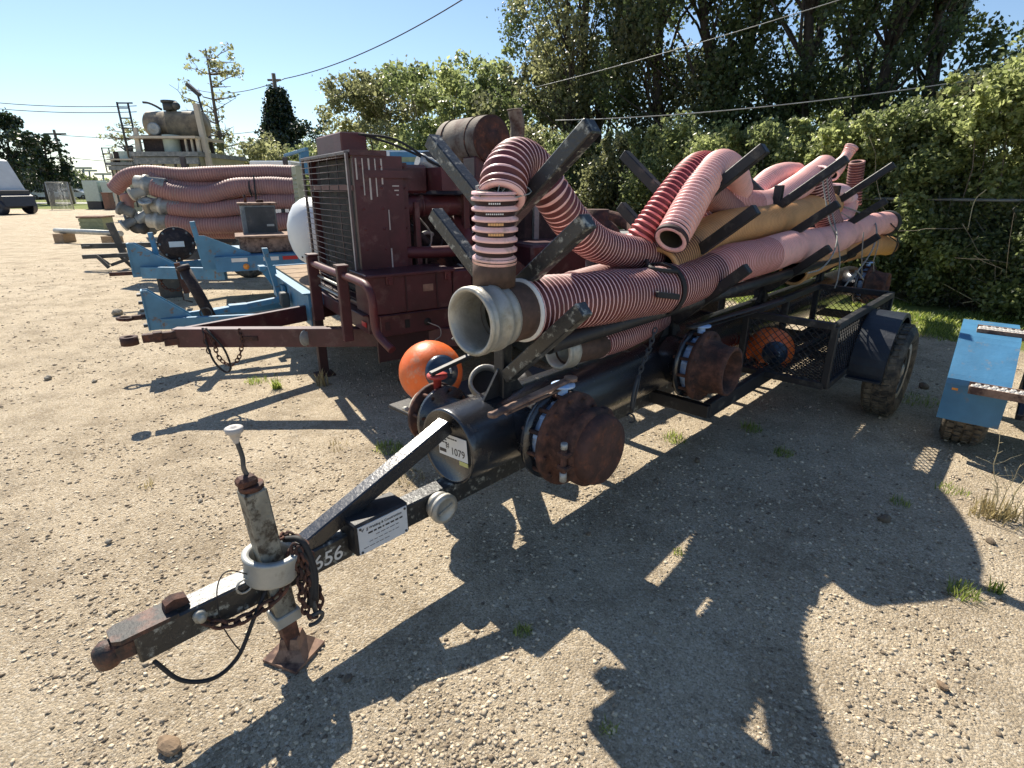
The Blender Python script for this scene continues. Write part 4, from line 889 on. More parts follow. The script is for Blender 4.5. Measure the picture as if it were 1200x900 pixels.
for zz in (-.072, -.108):
    for k in range(6): a = (k - 2.5) * .11; d_ = nrm * math.cos(a) + xd * math.sin(a); mb.box(f1 + d_ * .0882 + Vector((0, 0, zz + .004)), (.0015, .0085, .009), Matrix.Rotation(math.atan2(d_.y, d_.x), 3, 'Z'))
mb.build('orange_stain', 'tan_rib', tB, kind='stuff')
# others in the pile
def H(label, pts, R_, **k): SHOW(label[:24], pts); return hose('suction_hose', label, pts, R_, **k)
H('bright red hose standing up steeply, left of the hose with black open mouth', [S(740, 297, -.03), S(760, 265, .02), S(785, 229, .06), S(810, 201, .07), S(828, 194, .02), S(846, 202, -.06)], .084, pitch=.030, duty=.5, ribs='red_rib', groove='red_groove')
oE, pE = H('pale pink hose with a black open mouth facing the camera, bent over at its top', [S(786, 281, .22), S(800, 257, .21), S(820, 222, .19), S(838, 199, .16), S(849, 194, .10), S(861, 203, .02), S(868, 222, -.05)], .090, pitch=.027, duty=.5, ribs='pink_rib', groove='mid_groove')
mb = MB(TF); d = (pE[0] - pE[4]).normalized(); mb.lathe(pE[0] - d * .02, d, [(.0, .090), (.0, .092), (.024, .092), (.024, .085), (-.15, .075), (-.4, .07), (-.4, 0)], 30); o = mb.build('mouth_lining', 'cuff_dark', oE)
H('pink hose lying across the rack above the tan hose, mouth turned up at right', [S(812, 262, -.16), S(832, 240, -.12), S(855, 236, -.10), S(880, 241, -.10), S(908, 236, -.10), S(935, 219, -.08), S(958, 202, -.06), S(966, 196, -.06)], .115, pitch=.026, faded_from=.9, group=None)
H('tan ribbed hose lying between the upper pink hose and the long front hose', [S(770, 316, .10), S(795, 297, .06), S(828, 277, .03), S(862, 265, .02), S(900, 260, .01), S(930, 252, .0), S(955, 243, .0), S(972, 241, -.02)], .128, duty=.5, pitch=.029, ribs='tan_rib', groove='tan_groove', faded_from=1.3)
H('dark striped hose end sloping down beneath the rope at the rear of the pile', [S(955, 205, .0), S(960, 225, .02), S(966, 245, .04), S(972, 262, .06)], .12, pitch=.030, groove='brown_groove', duty=.3)
H('added faded filler hose, blocking sunlight low inside the pile behind the long pink hose', [L(2.22, -.02, 1.09), L(3.2, -.05, 1.10), L(4.4, -.10, 1.08), L(5.6, -.12, 1.1), L(6.6, -.1, 1.1)], .115, pitch=.03, ribs='faded_rib', groove='faded_groove')  # filler hose added to stop sun leaking through the pile's shadow
H('short added filler hose closing a shadow gap between the steep hoses and upper pink hose', [L(2.98, .0, 1.40), L(3.12, -.02, 1.52), L(3.35, -.04, 1.58), L(3.7, -.05, 1.56), L(4.1, -.05, 1.42)], .10, pitch=.03, ribs='faded_rib', groove='faded_groove')  # added behind the steep hoses to close a bright gap in the cast shadow
H('short pink stub peeping out behind the upper pink hose', [S(880, 232, -.3), S(900, 212, -.3), S(918, 203, -.3), S(932, 203, -.3)], .10, pitch=.028, faded_from=0.)
H('pink hose bend right of the rope, under the third rack arm', [S(978, 262, .0), S(990, 250, -.02), S(994, 236, -.04), S(985, 228, -.08), S(970, 226, -.1)], .10, pitch=.028, faded_from=0.)
H('pink hose piece at the far rear top, torn open into a ragged strip', [S(975, 205, -.22), S(984, 192, -.22), S(992, 182, -.22), S(998, 172, -.2)], .075, pitch=.03, faded_from=0., dents=.5)
H('nearly black striped hose standing upright at the rear of the pile', [S(1000, 240, -.12), S(1002, 215, -.14), S(1004, 190, -.15)], .085, pitch=.03, ribs='faded_rib', groove='brown_groove', duty=.3)
oT, pT = H('tan hose with dark cuff under the end of the long pink hose', [S(930, 318, .12), S(965, 302, .12), S(1000, 291, .12), S(1030, 287, .12), S(1040, 288, .12)], .122, pitch=.029, ribs='tan_rib', groove='tan_groove', faded_from=0.)
d = (pT[-1] - pT[-4]).normalized(); mb = MB(TF); mb.lathe(pT[-1], d, [(-.04, .112), (-.04, .119), (.10, .119), (.10, .10), (.0, .095)], 28); mb.build('cuff', 'cuff_brown', oT)
d = (path[-1] - path[-4]).normalized(); mb = MB(TF); mb.lathe(path[-1], d, [(-.02, .139), (-.01, .145), (.06, .145), (.07, .15), (.12, .15), (.12, .12), (0, .11), (0, 0)], 28); mb.build('coupling', 'dark_steel', hA)
tG = thing('small_suction_hose', 'small hose with grey coupling low under the rack rail, above the front valve lever', 'suction hose', TF, (1.9, -.1, .8))
p0 = S(658, 412, .13); p1 = S(700, 404, .14); p2 = S(800, 380, .15); SHOW('G', [p0, p1, p2])
hose('hose_body', '', [p1, L(2.6, .08, .82), L(3.1, -.02, .80), L(4.0, -.2, .80)], .072, .028, parent=tG, group=None)
d = (p0 - p1).normalized(); mb = MB(TF); mb.lathe(p1, d, [(-.02, .06), (-.02, .070), ((p0 - p1).length - .03, .07), ((p0 - p1).length - .03, .055)], 26); mb.build('cuff', 'cuff_brown', tG)
mb = MB(TF); mb.lathe(p0 - d * .05, d, [(-.02, .07), (0, .084), (.03, .084), (.035, .078), (.06, .08), (.075, .085), (.08, .080), (.078, .068), (-.1, .066), (-.1, 0)], 28); mb.build('coupling', 'aluminium', tG)
tH = thing('small_suction_hose', 'black hose end with silver collar between the orange float and the black pipe', 'suction hose', TF, (1.8, .3, .5))
p0 = S(570, 448, -.34); p1 = S(556, 470, -.42); SHOW('Hh', [p0, p1])
ax = ((TF.I @ Vector((0, 0, CAMH)) - p0).normalized() * .6 + Vector((-.2, -.3, .35))).normalized()
mb = MB(TF); mb.lathe(p0, ax, [(-.03, .085), (-.02, .098), (.0, .098), (.004, .085), (.02, .085), (.028, .094), (.045, .09), (.046, .078), (-.02, .074), (-.1, .07), (-.1, 0)], 28); mb.build('coupling', 'aluminium', tH)
mb = MB(TF); mb.tube(catmull([p0 - ax * .03, p0 - ax * .12 + Vector((.02, 0, -.02)), p0 - ax * .22 + Vector((.14, .02, -.12)), L(2.3, -.36, .52)], 8), .08, 20); mb.build('hose_body', 'rubber', tH)
# orange floats
def float_ball(px, py, t_, R_, label, capdir, name='float_ball'):
    c = S(px, py, t_) if t_ < 3 else SS(px, py, t_); SHOW('float', [c]); o = thing(name, label, 'float', TF, c - Vector((0, 0, R_)), None); cd = Vector(capdir).normalized()
    mb = MB(TF); n0 = len(mb.v); mb.sphere(c, R_, 36, 24); mb.build('ball', 'orange_float', o)
    mb = MB(TF); mb.torus(c, (cd + Vector((0, 0, .0))).cross(Vector((0, 0, 1))), R_ + .0005, .0022, 40, 5); mb.build('mould_seam', 'orange_float', o)
    mb = MB(TF); k = math.sin(.55) * R_; h = math.cos(.55) * R_
    mb.lathe(c, cd, [(h - .004, k), (h + .012, k), (h + .028, k * .86), (h + .03, k * .8), (h + .048, k * .66), (h + .05, k * .58), (h + .062, k * .5), (h + .063, k * .34), (h + .10, k * .3), (h + .105, 0)], 30); mb.build('cap', 'navy_cap', o)
    mb = MB(TF); mb.torus(c + cd * (h + .105), cd.cross(Vector((0, 0, 1))), .026, .006, 14, 6, 3.6, 0); mb.build('eye', 'galvanised', o); return o
fb = float_ball(505, 436, -.66, .178, 'bright orange round float with navy cap, beside the beige capped valve', (-.25, -.95, .28))
float_ball(902, 410, 4.25, .17, 'dull orange float lying in the wire mesh basket in the shade', (-.8, -.5, .1))
mb = MB(TF); cc = S(505, 436, -.66); mb.beam((cc.x - .2, cc.y, cc.z - .19), (cc.x + .9, cc.y, cc.z - .19), .3, .02); mb.beam((cc.x + .7, cc.y, cc.z - .21), (cc.x + .7, .0, cc.z - .21), .05, .05); mb.build('shelf', 'black_worn', bt)
# ropes and strap
mb = MB(TF); Rr = .143
def hoop(pc, d, R_, r=.009, fl=.02, a0=0, arc=6.29): mb.torus(pc, d, R_, r, 28, 6, arc, a0)
i0 = min(range(len(path)), key=lambda i: (path[i] - S(772, 341, .19)).length); dA = (path[i0 + 2] - path[i0 - 2]).normalized()
strap = MB(TF); pc = path[i0]
for off in (-.012, 0, .012): strap.torus(pc + dA * off, dA + Vector((0, .15, 0)), .146, .006, 30, 6)
q0 = S(757, 292, .12); q1 = S(765, 315, .22)
strap.tube(catmull([S(748, 296, -.04), S(757, 305, .10), q1, pc + Vector((0, -.10, .11))], 8), .012, 6)
strap.beam(S(770, 345, .34), S(795, 348, .34), .02, .03); sb = strap.build('lashing_strap', 'strap_black', None); tag(sb, 'black lashing strap cinched round the long pink hose and the torn hose', 'strap')
mb = MB(TF); mb.chain([S(768, 385, .36), S(762, 405, .38), S(754, 425, .40), S(748, 442, .41)], .04, .004, .5); mb.tube(catmull([S(748, 440, .41), S(742, 462, .43), S(740, 480, .43)], 4), .008, 6); mb.tube([S(750, 440, .42), S(741, 484, .44)], .005, 6); mb.torus(S(739, 490, .43), (1, 0, 0), .022, .005, 14, 5, 4.6, .3); o = mb.build('hanging_hook', 'dark_steel'); tag(o, 'black hook and short chain hanging from the lashing strap above the rusty cap', 'hook')
mb = MB(TF)
def rp(pp, r=.006): mb.tube(catmull(pp, 8), r, 5)
rp([S(963, 200, .16), S(966, 225, .2), S(972, 258, .3), S(979, 275, .36), S(984, 300, .42), S(982, 325, .45), S(978, 338, .45)]); rp([S(968, 200, .16), S(972, 235, .2), S(978, 262, .3), S(981, 280, .40), S(975, 300, .42), S(962, 315, .45), S(947, 320, .45)])
rp([S(978, 240, .0), S(1000, 246, .1), S(1020, 256, .2), S(1027, 266, .32), S(1025, 285, .38), S(1018, 300, .4), S(1005, 318, .42), S(996, 330, .42)], .008)
rp([S(1027, 266, .32), S(1029, 285, .40), S(1024, 305, .4), S(1024, 318, .4)], .005); rp([S(1012, 272, .40), S(1010, 300, .42), S(1010, 322, .42)], .005); rp([S(988, 338, .42), S(1000, 322, .42), S(1004, 318, .44), S(1012, 328, .44)], .007)
rp([S(978, 244, .0), S(990, 252, .1), S(1003, 260, .2)], .006); o = mb.build('rope', 'rope_grey'); tag(o, 'loose grey rope tied over the rear of the hose pile, ends hanging down', 'rope')
mb = MB(TF); rp([S(1044, 262, .3), S(1052, 272, .3), S(1050, 290, .3), S(1044, 300, .3), S(1052, 286, .25), S(1040, 275, .32)], .006); o = mb.build('rope', 'strap_black'); tag(o, 'dark cord looped over the rear end of the long pink hose', 'cord')
mb = MB(TF); rp([S(545, 412, -.3), S(541, 400, -.3), S(536, 385, -.28), S(534, 372, -.25)], .006); rp([S(552, 396, -.3), S(546, 392, -.3), S(540, 398, -.3)], .008); rp([S(530, 398, -.3), S(541, 385, -.28), S(540, 370, -.25)], .006); o = mb.build('rope', 'rope_grey'); tag(o, 'frayed grey rope hanging beside the aluminium coupling above the orange float', 'rope')
# ------------------------------------------------------------------ maroon pump trailer
MF = Frame(-2.7, 3.9, 57)
mt = thing('engine_pump_trailer', 'maroon trailer carrying a big engine driven pump with wire grille radiator and rusty muffler drum', 'pump trailer', MF, (2.6, 0, 0))
def part(name, m, fn, parent=mt, F=MF, **k): mb = MB(F); fn(mb); return mb.build(name, m, parent, **k)
ZT = .60
part('tongue_arm', 'maroon', lambda b: (b.beam(L(.20, .0, ZT - .07), L(2.15, 1.22, ZT - .07), .05, .14), b.beam(L(.19, -.03, ZT - .002), L(2.15, 1.20, ZT - .002), .09, .008)))
part('tongue_arm', 'maroon', lambda b: b.beam(L(.25, -.02, ZT - .07), L(1.9, -.62, ZT - .07), .05, .14))
part('coupler', 'rust_dark', lambda b: (b.beam(L(-.02, -.01, ZT - .045), L(.28, .0, ZT - .045), .06, .06), b.beam(L(.05, -.01, ZT - .045), L(.11, -.01, ZT - .045), .075, .075), b.lathe(L(-.10, -.01, ZT - .05), (0, 0, 1), [(-.03, .03), (-.03, .058), (.03, .058), (.03, .03), (-.03, .03)], 18), b.box(L(.17, 0, ZT - .09), (.12, .07, .05))))
part('safety_chain', 'rust', lambda b: (b.chain([L(.40, .14, ZT - .02), L(.42, .19, .50), L(.44, .20, .38), L(.50, .24, .33), L(.56, .28, .38), L(.60, .30, .50), L(.60, .28, ZT)], .045, .005, .55), b.chain([L(.38, .12, ZT), L(.37, .16, .52), L(.38, .16, .42)], .045, .005, .55)))
part('cable_loop', 'strap_black', lambda b: b.tube(catmull([L(.37, .12, ZT + .01), L(.375, .17, .50), L(.40, .19, .36), L(.46, .21, .27), L(.50, .24, .31), L(.48, .23, .45), L(.42, .19, .56), L(.39, .15, ZT + .01)], 8), .008, 7))
part('jack_leg', 'maroon_dark', lambda b: (b.beam(L(1.27, -.12, .01), L(1.27, -.12, .62), .075, .075, up=(0, 1, 0)), b.box(L(1.27, -.12, .012), (.16, .16, .02))))
part('round_plate', 'steel_grey', lambda b: (b.lathe(L(1.02, .52, ZT - .07), (.5, -.86, 0), [(.0, .066), (.012, .066), (.012, .058), (.028, .052), (.03, 0)], 26)))
part('latch_plate', 'rust_dark', lambda b: b.box(L(.66, .31, ZT - .07), (.12, .03, .035), Matrix.Rotation(-.55, 3, 'Z')))
# deck frame
part('cross_beam', 'maroon', lambda b: (b.beam(L(1.38, -.92, .68), L(1.38, 1.02, .68), .07, .13), b.beam(L(1.36, -.92, .752), L(1.36, 1.02, .752), .10, .008)))
part('side_rail', 'maroon', lambda b: (b.beam(L(1.42, 1.03, .67), L(4.6, 1.03, .67), .07, .15), b.beam(L(1.40, 1.045, .75), L(4.6, 1.045, .75), .10, .008)))
part('side_rail', 'maroon', lambda b: b.beam(L(1.42, -.93, .68), L(4.6, -.93, .68), .07, .13))
part('skirt', 'maroon_dark', lambda b: (b.box(L(2.5, 1.02, .50), (2.2, .02, .20)), b.box(L(2.5, .1, .60), (2.2, 1.9, .03))))
part('deck', 'maroon_dark', lambda b: b.box(L(3.0, .05, .745), (3.2, 1.9, .02)))
for sx in (1.47, 1.62): part('slot_plate', 'maroon_dark' if sx < 1.5 else 'grille_dark', lambda b: b.box(L(sx, 1.068, .67), (.035, .006, .06), None, .0))
part('eye_hole', 'grille_dark', lambda b: b.lathe(L(1.78, 1.066, .665), (0, -1, 0), [(0, .028), (.004, .028), (.004, 0)], 16))
part('wire_hook', 'rope_grey', lambda b: b.tube(catmull([L(1.78, 1.07, .66), L(1.80, 1.10, .65), L(1.85, 1.12, .62), L(1.85, 1.13, .56), L(1.80, 1.13, .53), L(1.80, 1.14, .48)], 5), .004, 5))
for t_ in (.5, .95): part('reflector', 'reflector_red', lambda b: b.box(L(1.338, t_, .68), (.006, .09, .035)))
# guard rail
for t_, w_ in ((.06, .085), (.86, .07)): part('guard_post', 'maroon', lambda b: (b.beam(L(1.24, t_, .55), L(1.24, t_, 1.08), w_, .05, up=(0, 1, 0)), b.box(L(1.24, t_, 1.09), (.08, w_ + .03, .014))))
part('guard_tube', 'maroon_worn', lambda b: b.tube(catmull([L(1.24, .0, 1.02), L(1.24, .5, 1.02), L(1.26, 1.15, 1.02), L(1.27, 1.30, 1.0), L(1.28, 1.345, .92), L(1.28, 1.35, .80), L(1.29, 1.37, .70), L(1.33, 1.50, .62)], 6), .027, 10))
for z in (.92, .84): part('guard_tube', 'galvanised', lambda b: b.cyl(L(1.27, .08, z), L(1.27, .84, z), .010, 8))
# tool box
part('tool_box', 'maroon', lambda b: (b.box(L(1.67, .93, .89), (.64, .30, .27), bev=.008), b.box(L(1.67, .92, 1.03), (.68, .36, .022), bev=.004), b.box(L(2.08, .95, .88), (.16, .24, .28), bev=.006)))
for x in (1.62, 1.86): part('seam', 'maroon_dark', lambda b: b.box(L(x, 1.083, .89), (.010, .008, .25)))
# radiator housing
x0, x1, tl, tr_, zb, zt = 1.38, 1.60, -.42, .80, .80, 1.82
part('radiator_housing', 'maroon', lambda b: (b.box(L((x0 + x1) / 2 + .03, tr_ - .02, (zb + zt) / 2), (x1 - x0, .04, zt - zb)), b.box(L((x0 + x1) / 2 + .03, tl + .02, (zb + zt) / 2), (x1 - x0, .04, zt - zb)),
     b.box(L((x0 + x1) / 2 + .03, (tl + tr_) / 2, zt + .005), (x1 - x0 + .04, tr_ - tl + .03, .035)), b.box(L(x1 + .02, (tl + tr_) / 2, (zb + zt) / 2), (.03, tr_ - tl - .08, zt - zb)), b.box(L((x0 + x1) / 2, (tl + tr_) / 2, zb - .02), (x1 - x0, tr_ - tl, .04)),
     b.box(L(x1 + .085, tr_ - .03, 1.30), (.17, .04, 1.02)), b.box(L(x1 + .17, tr_ - .11, 1.28), (.10, .12, .98)), b.box(L(x1 + .06, tr_ + .002, 1.69), (.36, .02, .05))))
part('radiator_core', 'grille_dark', lambda b: b.box(L(x0 + .12, (tl + tr_) / 2, (zb + zt) / 2), (.06, tr_ - tl - .10, zt - zb - .04)))
for k in range(38): t_ = tl + .07 + (tr_ - tl - .14) * k / 37; part('core_tube', 'dark_steel', lambda b: b.box(L(x0 + .085, t_, (zb + zt) / 2), (.008, .010, zt - zb - .06)))
fr = part('grille_frame', 'wire_pale', lambda b: (b.beam(L(x0 - .01, tr_, zb), L(x0 - .01, tr_, zt), .02, .03, up=(0, 1, 0)), b.beam(L(x0 - .01, tl, zb), L(x0 - .01, tl, zt), .02, .025, up=(0, 1, 0)), b.beam(L(x0 - .01, tl, zt), L(x0 - .01, tr_, zt), .03, .025), b.beam(L(x0 - .01, tl, zb), L(x0 - .01, tr_, zb), .03, .02)))
for k in range(23): z = zb + .035 + (zt - zb - .06) * k / 22; part('grille_wire', 'wire_pale', lambda b: b.tube([L(x0 - .03, tl, z), L(x0 - .045, (tl + tr_) / 2, z - .004), L(x0 - .03, tr_, z)], .0034, 5), fr)
for k in range(5): t_ = tl + .10 + (tr_ - tl) * k / 5.2; part('grille_wire', 'wire_pale', lambda b: b.tube([L(x0 - .025, t_, zb), L(x0 - .035, t_, 1.3), L(x0 - .025, t_, zt)], .0036, 5), fr)
part('cross_strap', 'maroon_worn', lambda b: b.box(L(x0 + .03, (tl + tr_) / 2, 1.60), (.01, tr_ - tl - .08, .035)))
for k in range(5):
    h = random.uniform(.12, .28); part('paint_chip', 'chip_white', lambda b: b.box(L(x0 + .05 + k * .045, tr_ + .002, zt - .03 - h / 2), (random.uniform(.006, .013), .003, h)))
part('paint_chip', 'chip_white', lambda b: b.box(L(x1 + .045, tr_ - .0085, 1.05), (.010, .004, .26))); part('paint_chip', 'chip_white', lambda b: b.box(L(x1 + .045, tr_ - .0085, 1.38), (.008, .004, .14)))
for k in range(3): part('paint_chip', 'chip_white', lambda b: b.box(L(x1 + .11 + .005 * k, tr_ - .008, 1.62 - .03 * k - .008), (.05 - .018 * k, .004, .008)))
part('header_tank', 'maroon_worn', lambda b: b.box(L(1.60, -.06, 1.92), (.20, .70, .155), bev=.01))
# bonnet sides, frame and pipes of the engine
part('upper_shroud', 'maroon', lambda b: (b.box(L(1.83, .35, 1.66), (.34, .75, .20), bev=.02), b.prism([L(2.0, .70, 1.74), L(2.42, .70, 1.64), L(2.42, .70, 1.58), L(2.0, .70, 1.58)], (0, 1, 0), .5)))
part('engine_block', 'engine_dark', lambda b: (b.box(L(2.5, .1, 1.12), (1.1, .52, .60), bev=.03), b.box(L(2.5, .1, 1.48), (.9, .30, .20), bev=.03), b.box(L(2.35, .1, .85), (.9, .42, .2), bev=.04), b.cyl(L(1.9, .1, 1.15), L(2.0, .1, 1.15), .26, 20), b.box(L(3.3, .1, 1.1), (.5, .6, .7), bev=.05)))
part('frame_upright', 'maroon', lambda b: b.beam(L(2.30, .74, .76), L(2.30, .74, 1.55), .05, .05, up=(0, 1, 0))); part('frame_upright', 'maroon', lambda b: b.beam(L(1.88, .74, .76), L(1.88, .74, 1.50), .04, .05, up=(0, 1, 0)))
part('coolant_pipe', 'maroon', lambda b: (b.tube(catmull([L(1.70, .66, 1.47), L(2.1, .66, 1.47), L(2.42, .64, 1.46), L(2.58, .60, 1.43), L(2.63, .55, 1.34), L(2.64, .5, 1.18)], 7), .078, 16), b.torus(L(1.95, .66, 1.47), (1, 0, 0), .078, .012, 16, 6)))
part('coolant_pipe', 'maroon_worn', lambda b: b.tube(catmull([L(1.72, .72, 1.14), L(1.95, .76, 1.13), L(2.18, .77, 1.13), L(2.27, .77, 1.16), L(2.30, .76, 1.24), L(2.28, .6, 1.36)], 6), .046, 12))
part('air_filter', 'maroon', lambda b: (b.cyl(L(2.5, .45, 1.25), L(2.85, .45, 1.25), .14, 20), b.box(L(2.75, .40, 1.5), (.30, .28, .20), bev=.02)))
for k in range(9):
    a = L(random.uniform(1.85, 2.5), random.uniform(.3, .68), random.uniform(.85, 1.4)); b2 = a + Vector((random.uniform(.1, .4), random.uniform(-.1, .1), random.uniform(-.4, .2)))
    part('fuel_line', ('strap_black', 'engine_dark', 'steel_grey')[k % 3], lambda b: b.tube(catmull([a, a.lerp(b2, .4) + Vector((0, -.06, -.1)), b2], 6), .011, 6))
part('belt_guard', 'steel_grey', lambda b: b.torus(L(2.02, .60, 1.18), (.2, -1, 0), .085, .016, 22, 6, 3.4, .8)); part('alternator', 'engine_dark', lambda b: (b.cyl(L(2.05, .40, 1.0), L(2.05, .62, 1.0), .09, 16), b.cyl(L(2.05, .62, 1.0), L(2.05, .65, 1.0), .05, 12)))
part('valve_cover', 'maroon_dark', lambda b: [b.box(L(2.15 + .25 * k, .1, 1.60), (.2, .26, .08), bev=.02) for k in range(3)])
for k in range(2): part('hand_line', 'strap_black', lambda b: b.tube(catmull([L(1.62 + .02 * k, .35, 1.98), L(1.85, .5, 1.94 - .04 * k), L(2.1, .62, 1.78), L(2.4, .68, 1.64)], 7), .010, 6))
part('ribbed_intake', 'galvanised', lambda b: b.tube([L(2.0 + .03 * k, .55, 1.80 - .012 * k) for k in range(12)], [.055 + .008 * (k % 2) for k in range(12)], 14))
# muffler and stack
mu = part('muffler', 'muffler', lambda b: b.lathe(L(2.78, -.40, 2.0), (0.12, -1, 0), [(0, 0), (0, .19), (.02, .2), (.62, .2), (.64, .19)], 32)); part('muffler_end', 'rust_dark', lambda b: b.lathe(L(2.78, -.40, 2.0) + Vector((.12, -1, 0)).normalized() * .63, (0.12, -1, 0), [(0, .2), (.02, .2), (.02, .17), (.014, .07), (.03, .065), (.03, 0)], 32), mu)
for k in (.12, .5): part('muffler_band', 'rust', lambda b: b.torus(L(2.78, -.40, 2.0) + Vector((.12, -1, 0)).normalized() * k, (0.12, -1, 0), .203, .006, 30, 5), mu)
part('muffler_bracket', 'maroon', lambda b: (b.box(L(2.83, .12, 1.75), (.30, .22, .22), bev=.01), b.box(L(2.83, -.3, 1.74), (.3, .1, .3))))
part('exhaust_stack', 'muffler', lambda b: (b.tube(catmull([L(2.9, .05, 1.96), L(3.05, .10, 1.95), L(3.17, .12, 1.99), L(3.2, .12, 2.08), L(3.2, .12, 2.16), L(3.17, .12, 2.27)], 6), .066, 16, False), b.torus(L(3.17, .12, 2.27), (-.1, 0, 1), .067, .006, 18, 5)))
# rear half: pump volute and pipework mostly behind the hoses
part('pump_volute', 'rust_dark', lambda b: (b.lathe(L(3.9, .45, 1.0), (0, -1, 0), [(-.2, .18), (-.16, .30), (.1, .32), (.16, .28), (.2, .14), (.3, .14), (.3, .2), (.33, .2), (.33, 0)], 28), b.cyl(L(3.9, .45, 1.0), L(3.9, .45, 1.4), .14, 18)))
part('flange_stub', 'rust_dark', lambda b: b.lathe(L(2.42, 1.15, .90), (-.3, -1, .1), [(-.3, .12), (0, .12), (0, .19), (.04, .19), (.04, .12), (.06, 0)], 24))
part('drain_box', 'maroon', lambda b: b.box(L(3.1, .7, .95), (.6, .5, .4), bev=.02))
for t_ in (-.98, 1.12):
    w_ = part('tyre', 'tyre', lambda b: b.lathe(L(3.7, t_, .36), (0, 1, 0), [(-.07, .2), (-.1, .25), (-.1, .32), (-.06, .36), (.06, .36), (.1, .32), (.1, .25), (.07, .2)], 36)); part('rim', 'chip_white', lambda b: b.lathe(L(3.7, t_, .36), (0, -1, 0), [(-.05, .2), (.0, .19), (.03, .1), (.06, .05), (.06, 0)], 24), w_)

for k in range(7):
    for x in (1.46, 1.60, 1.79): part('bolt', 'maroon_worn', lambda b: b.lathe(L(x, .798 if x < 1.7 else .752, .90 + .14 * k), (0, -1, 0), [(0, .009), (.008, .009), (.008, 0)], 6))
for x in (1.50, 1.95): part('latch', 'maroon_worn', lambda b: (b.box(L(x, 1.09, 1.0), (.05, .012, .07), bev=.004), b.box(L(x, 1.10, .985), (.02, .012, .04))))
part('name_plate', 'pale_edge', lambda b: b.box(L(1.73, .79 - .03, 1.47), (.07, .003, .02))); part('warning_label', 'rust_plate', lambda b: b.box(L(1.79, 1.085, .92), (.08, .002, .05)))
for k, (x, z, c_) in enumerate(((1.92, 1.30, 'steel_grey'), (2.02, .92, 'galvanised'), (2.12, 1.02, 'rust'), (2.2, .88, 'steel_grey'), (2.40, 1.22, 'galvanised'), (2.52, 1.06, 'steel_grey'), (2.48, .92, 'rust'), (1.97, .84, 'steel_grey'))):
    part('engine_fitting', c_, lambda b: (b.cyl(L(x, .52, z), L(x, .60 + .02 * (k % 3), z), .028 + .006 * (k % 3), 10), b.cyl(L(x, .6, z), L(x + .03, .62, z + .04), .012, 6)))
for k in range(7):
    a = L(1.88 + .1 * k, .55, 1.40 - .02 * (k % 3)); b2 = L(1.95 + .11 * k, .56, .86 + .05 * (k % 4)); part('cable', ('strap_black', 'rope_grey', 'engine_dark')[k % 3], lambda b: b.tube(catmull([a, a.lerp(b2, .3) + Vector((.05, -.06, 0)), a.lerp(b2, .7) + Vector((-.05, -.08, 0)), b2], 5), .008, 5))
part('radiator_hose', 'strap_black', lambda b: b.tube(catmull([L(1.75, .55, 1.36), L(1.88, .62, 1.30), L(2.0, .62, 1.20), L(2.1, .5, 1.12)], 5), .03, 10))
part('grille_edge', 'pale_edge', lambda b: b.beam(L(x0 - .022, tr_ + .012, zb), L(x0 - .022, tr_ + .012, zt), .006, .008, up=(0, 1, 0), bev=0))
# ------------------------------------------------------------------ blue trailers at the left
def pm(parent, F): return lambda name, m, fn, pa=None, **k: (lambda mb: (fn(mb), mb.build(name, m, pa or parent, **k))[1])(MB(F))
B1 = Frame(-3.3, 4.86, 58); b1t = thing('flatbed_trailer', 'small blue trailer with plank deck, triangular blue nose plate and slanted black jack', 'trailer', B1, (2.4, 0, 0)); P_ = pm(b1t, B1)
P_('nose_plate', 'blue_worn', lambda b: (b.prism([L(.0, .03, .38), L(.0, .03, .74), L(.04, .03, .74), L(.34, .06, .48), L(.34, .06, .38)], (0, 1, 0), .012), b.prism([L(.0, -.07, .38), L(.0, -.07, .74), L(.04, -.07, .74), L(.34, -.09, .48), L(.34, -.09, .38)], (0, 1, 0), .012), b.box(L(-.006, -.02, .56), (.012, .13, .36))))
P_('channel', 'dark_steel', lambda b: [b.box(L(-.03, -.02, .42 + .07 * k), (.03, .09, .02)) for k in range(5)])
P_('pintle_ring', 'rust_dark', lambda b: (b.torus(L(-.17, -.02, .5), (.1, 0, 1), .055, .016, 20, 8), b.beam(L(-.12, -.02, .5), L(-.01, -.02, .5), .05, .04)))
for sg in (1, -1): P_('tongue_arm', 'blue_worn', lambda b: b.beam(L(.1, sg * .05 - .02, .43), L(1.22, sg * .42, .43), .05, .10))
P_('centre_tube', 'blue_worn', lambda b: (b.beam(L(.45, -.02, .47), L(1.2, .0, .55), .07, .05), b.box(L(.75, -.01, .50), (.16, .1, .07))))
P_('jack', 'engine_dark', lambda b: (b.cyl(L(.52, .0, .38), L(.36, -.02, .90), .052, 14), b.lathe(L(.36, -.02, .90), (-.3, 0, 1), [(0, .052), (0, .06), (.03, .055), (.04, 0)], 14), b.cyl(L(.54, .0, .30), L(.51, .0, .42), .06, 14)))
P_('jack_crank', 'engine_dark', lambda b: b.tube([L(.36, -.02, .88), L(.30, -.14, .88), L(.31, -.14, .6), L(.38, -.14, .57)], .008, 6)); P_('chain', 'dark_steel', lambda b: b.torus(L(.46, .1, .50), (.3, 1, 0), .05, .006, 16, 5))
P_('bulkhead', 'blue_worn', lambda b: (b.box(L(1.25, 0, .58), (.05, 1.84, .28)), b.box(L(1.23, 0, .73), (.10, 1.84, .012)), b.box(L(1.2, -.15, .56), (.03, .18, .2))))
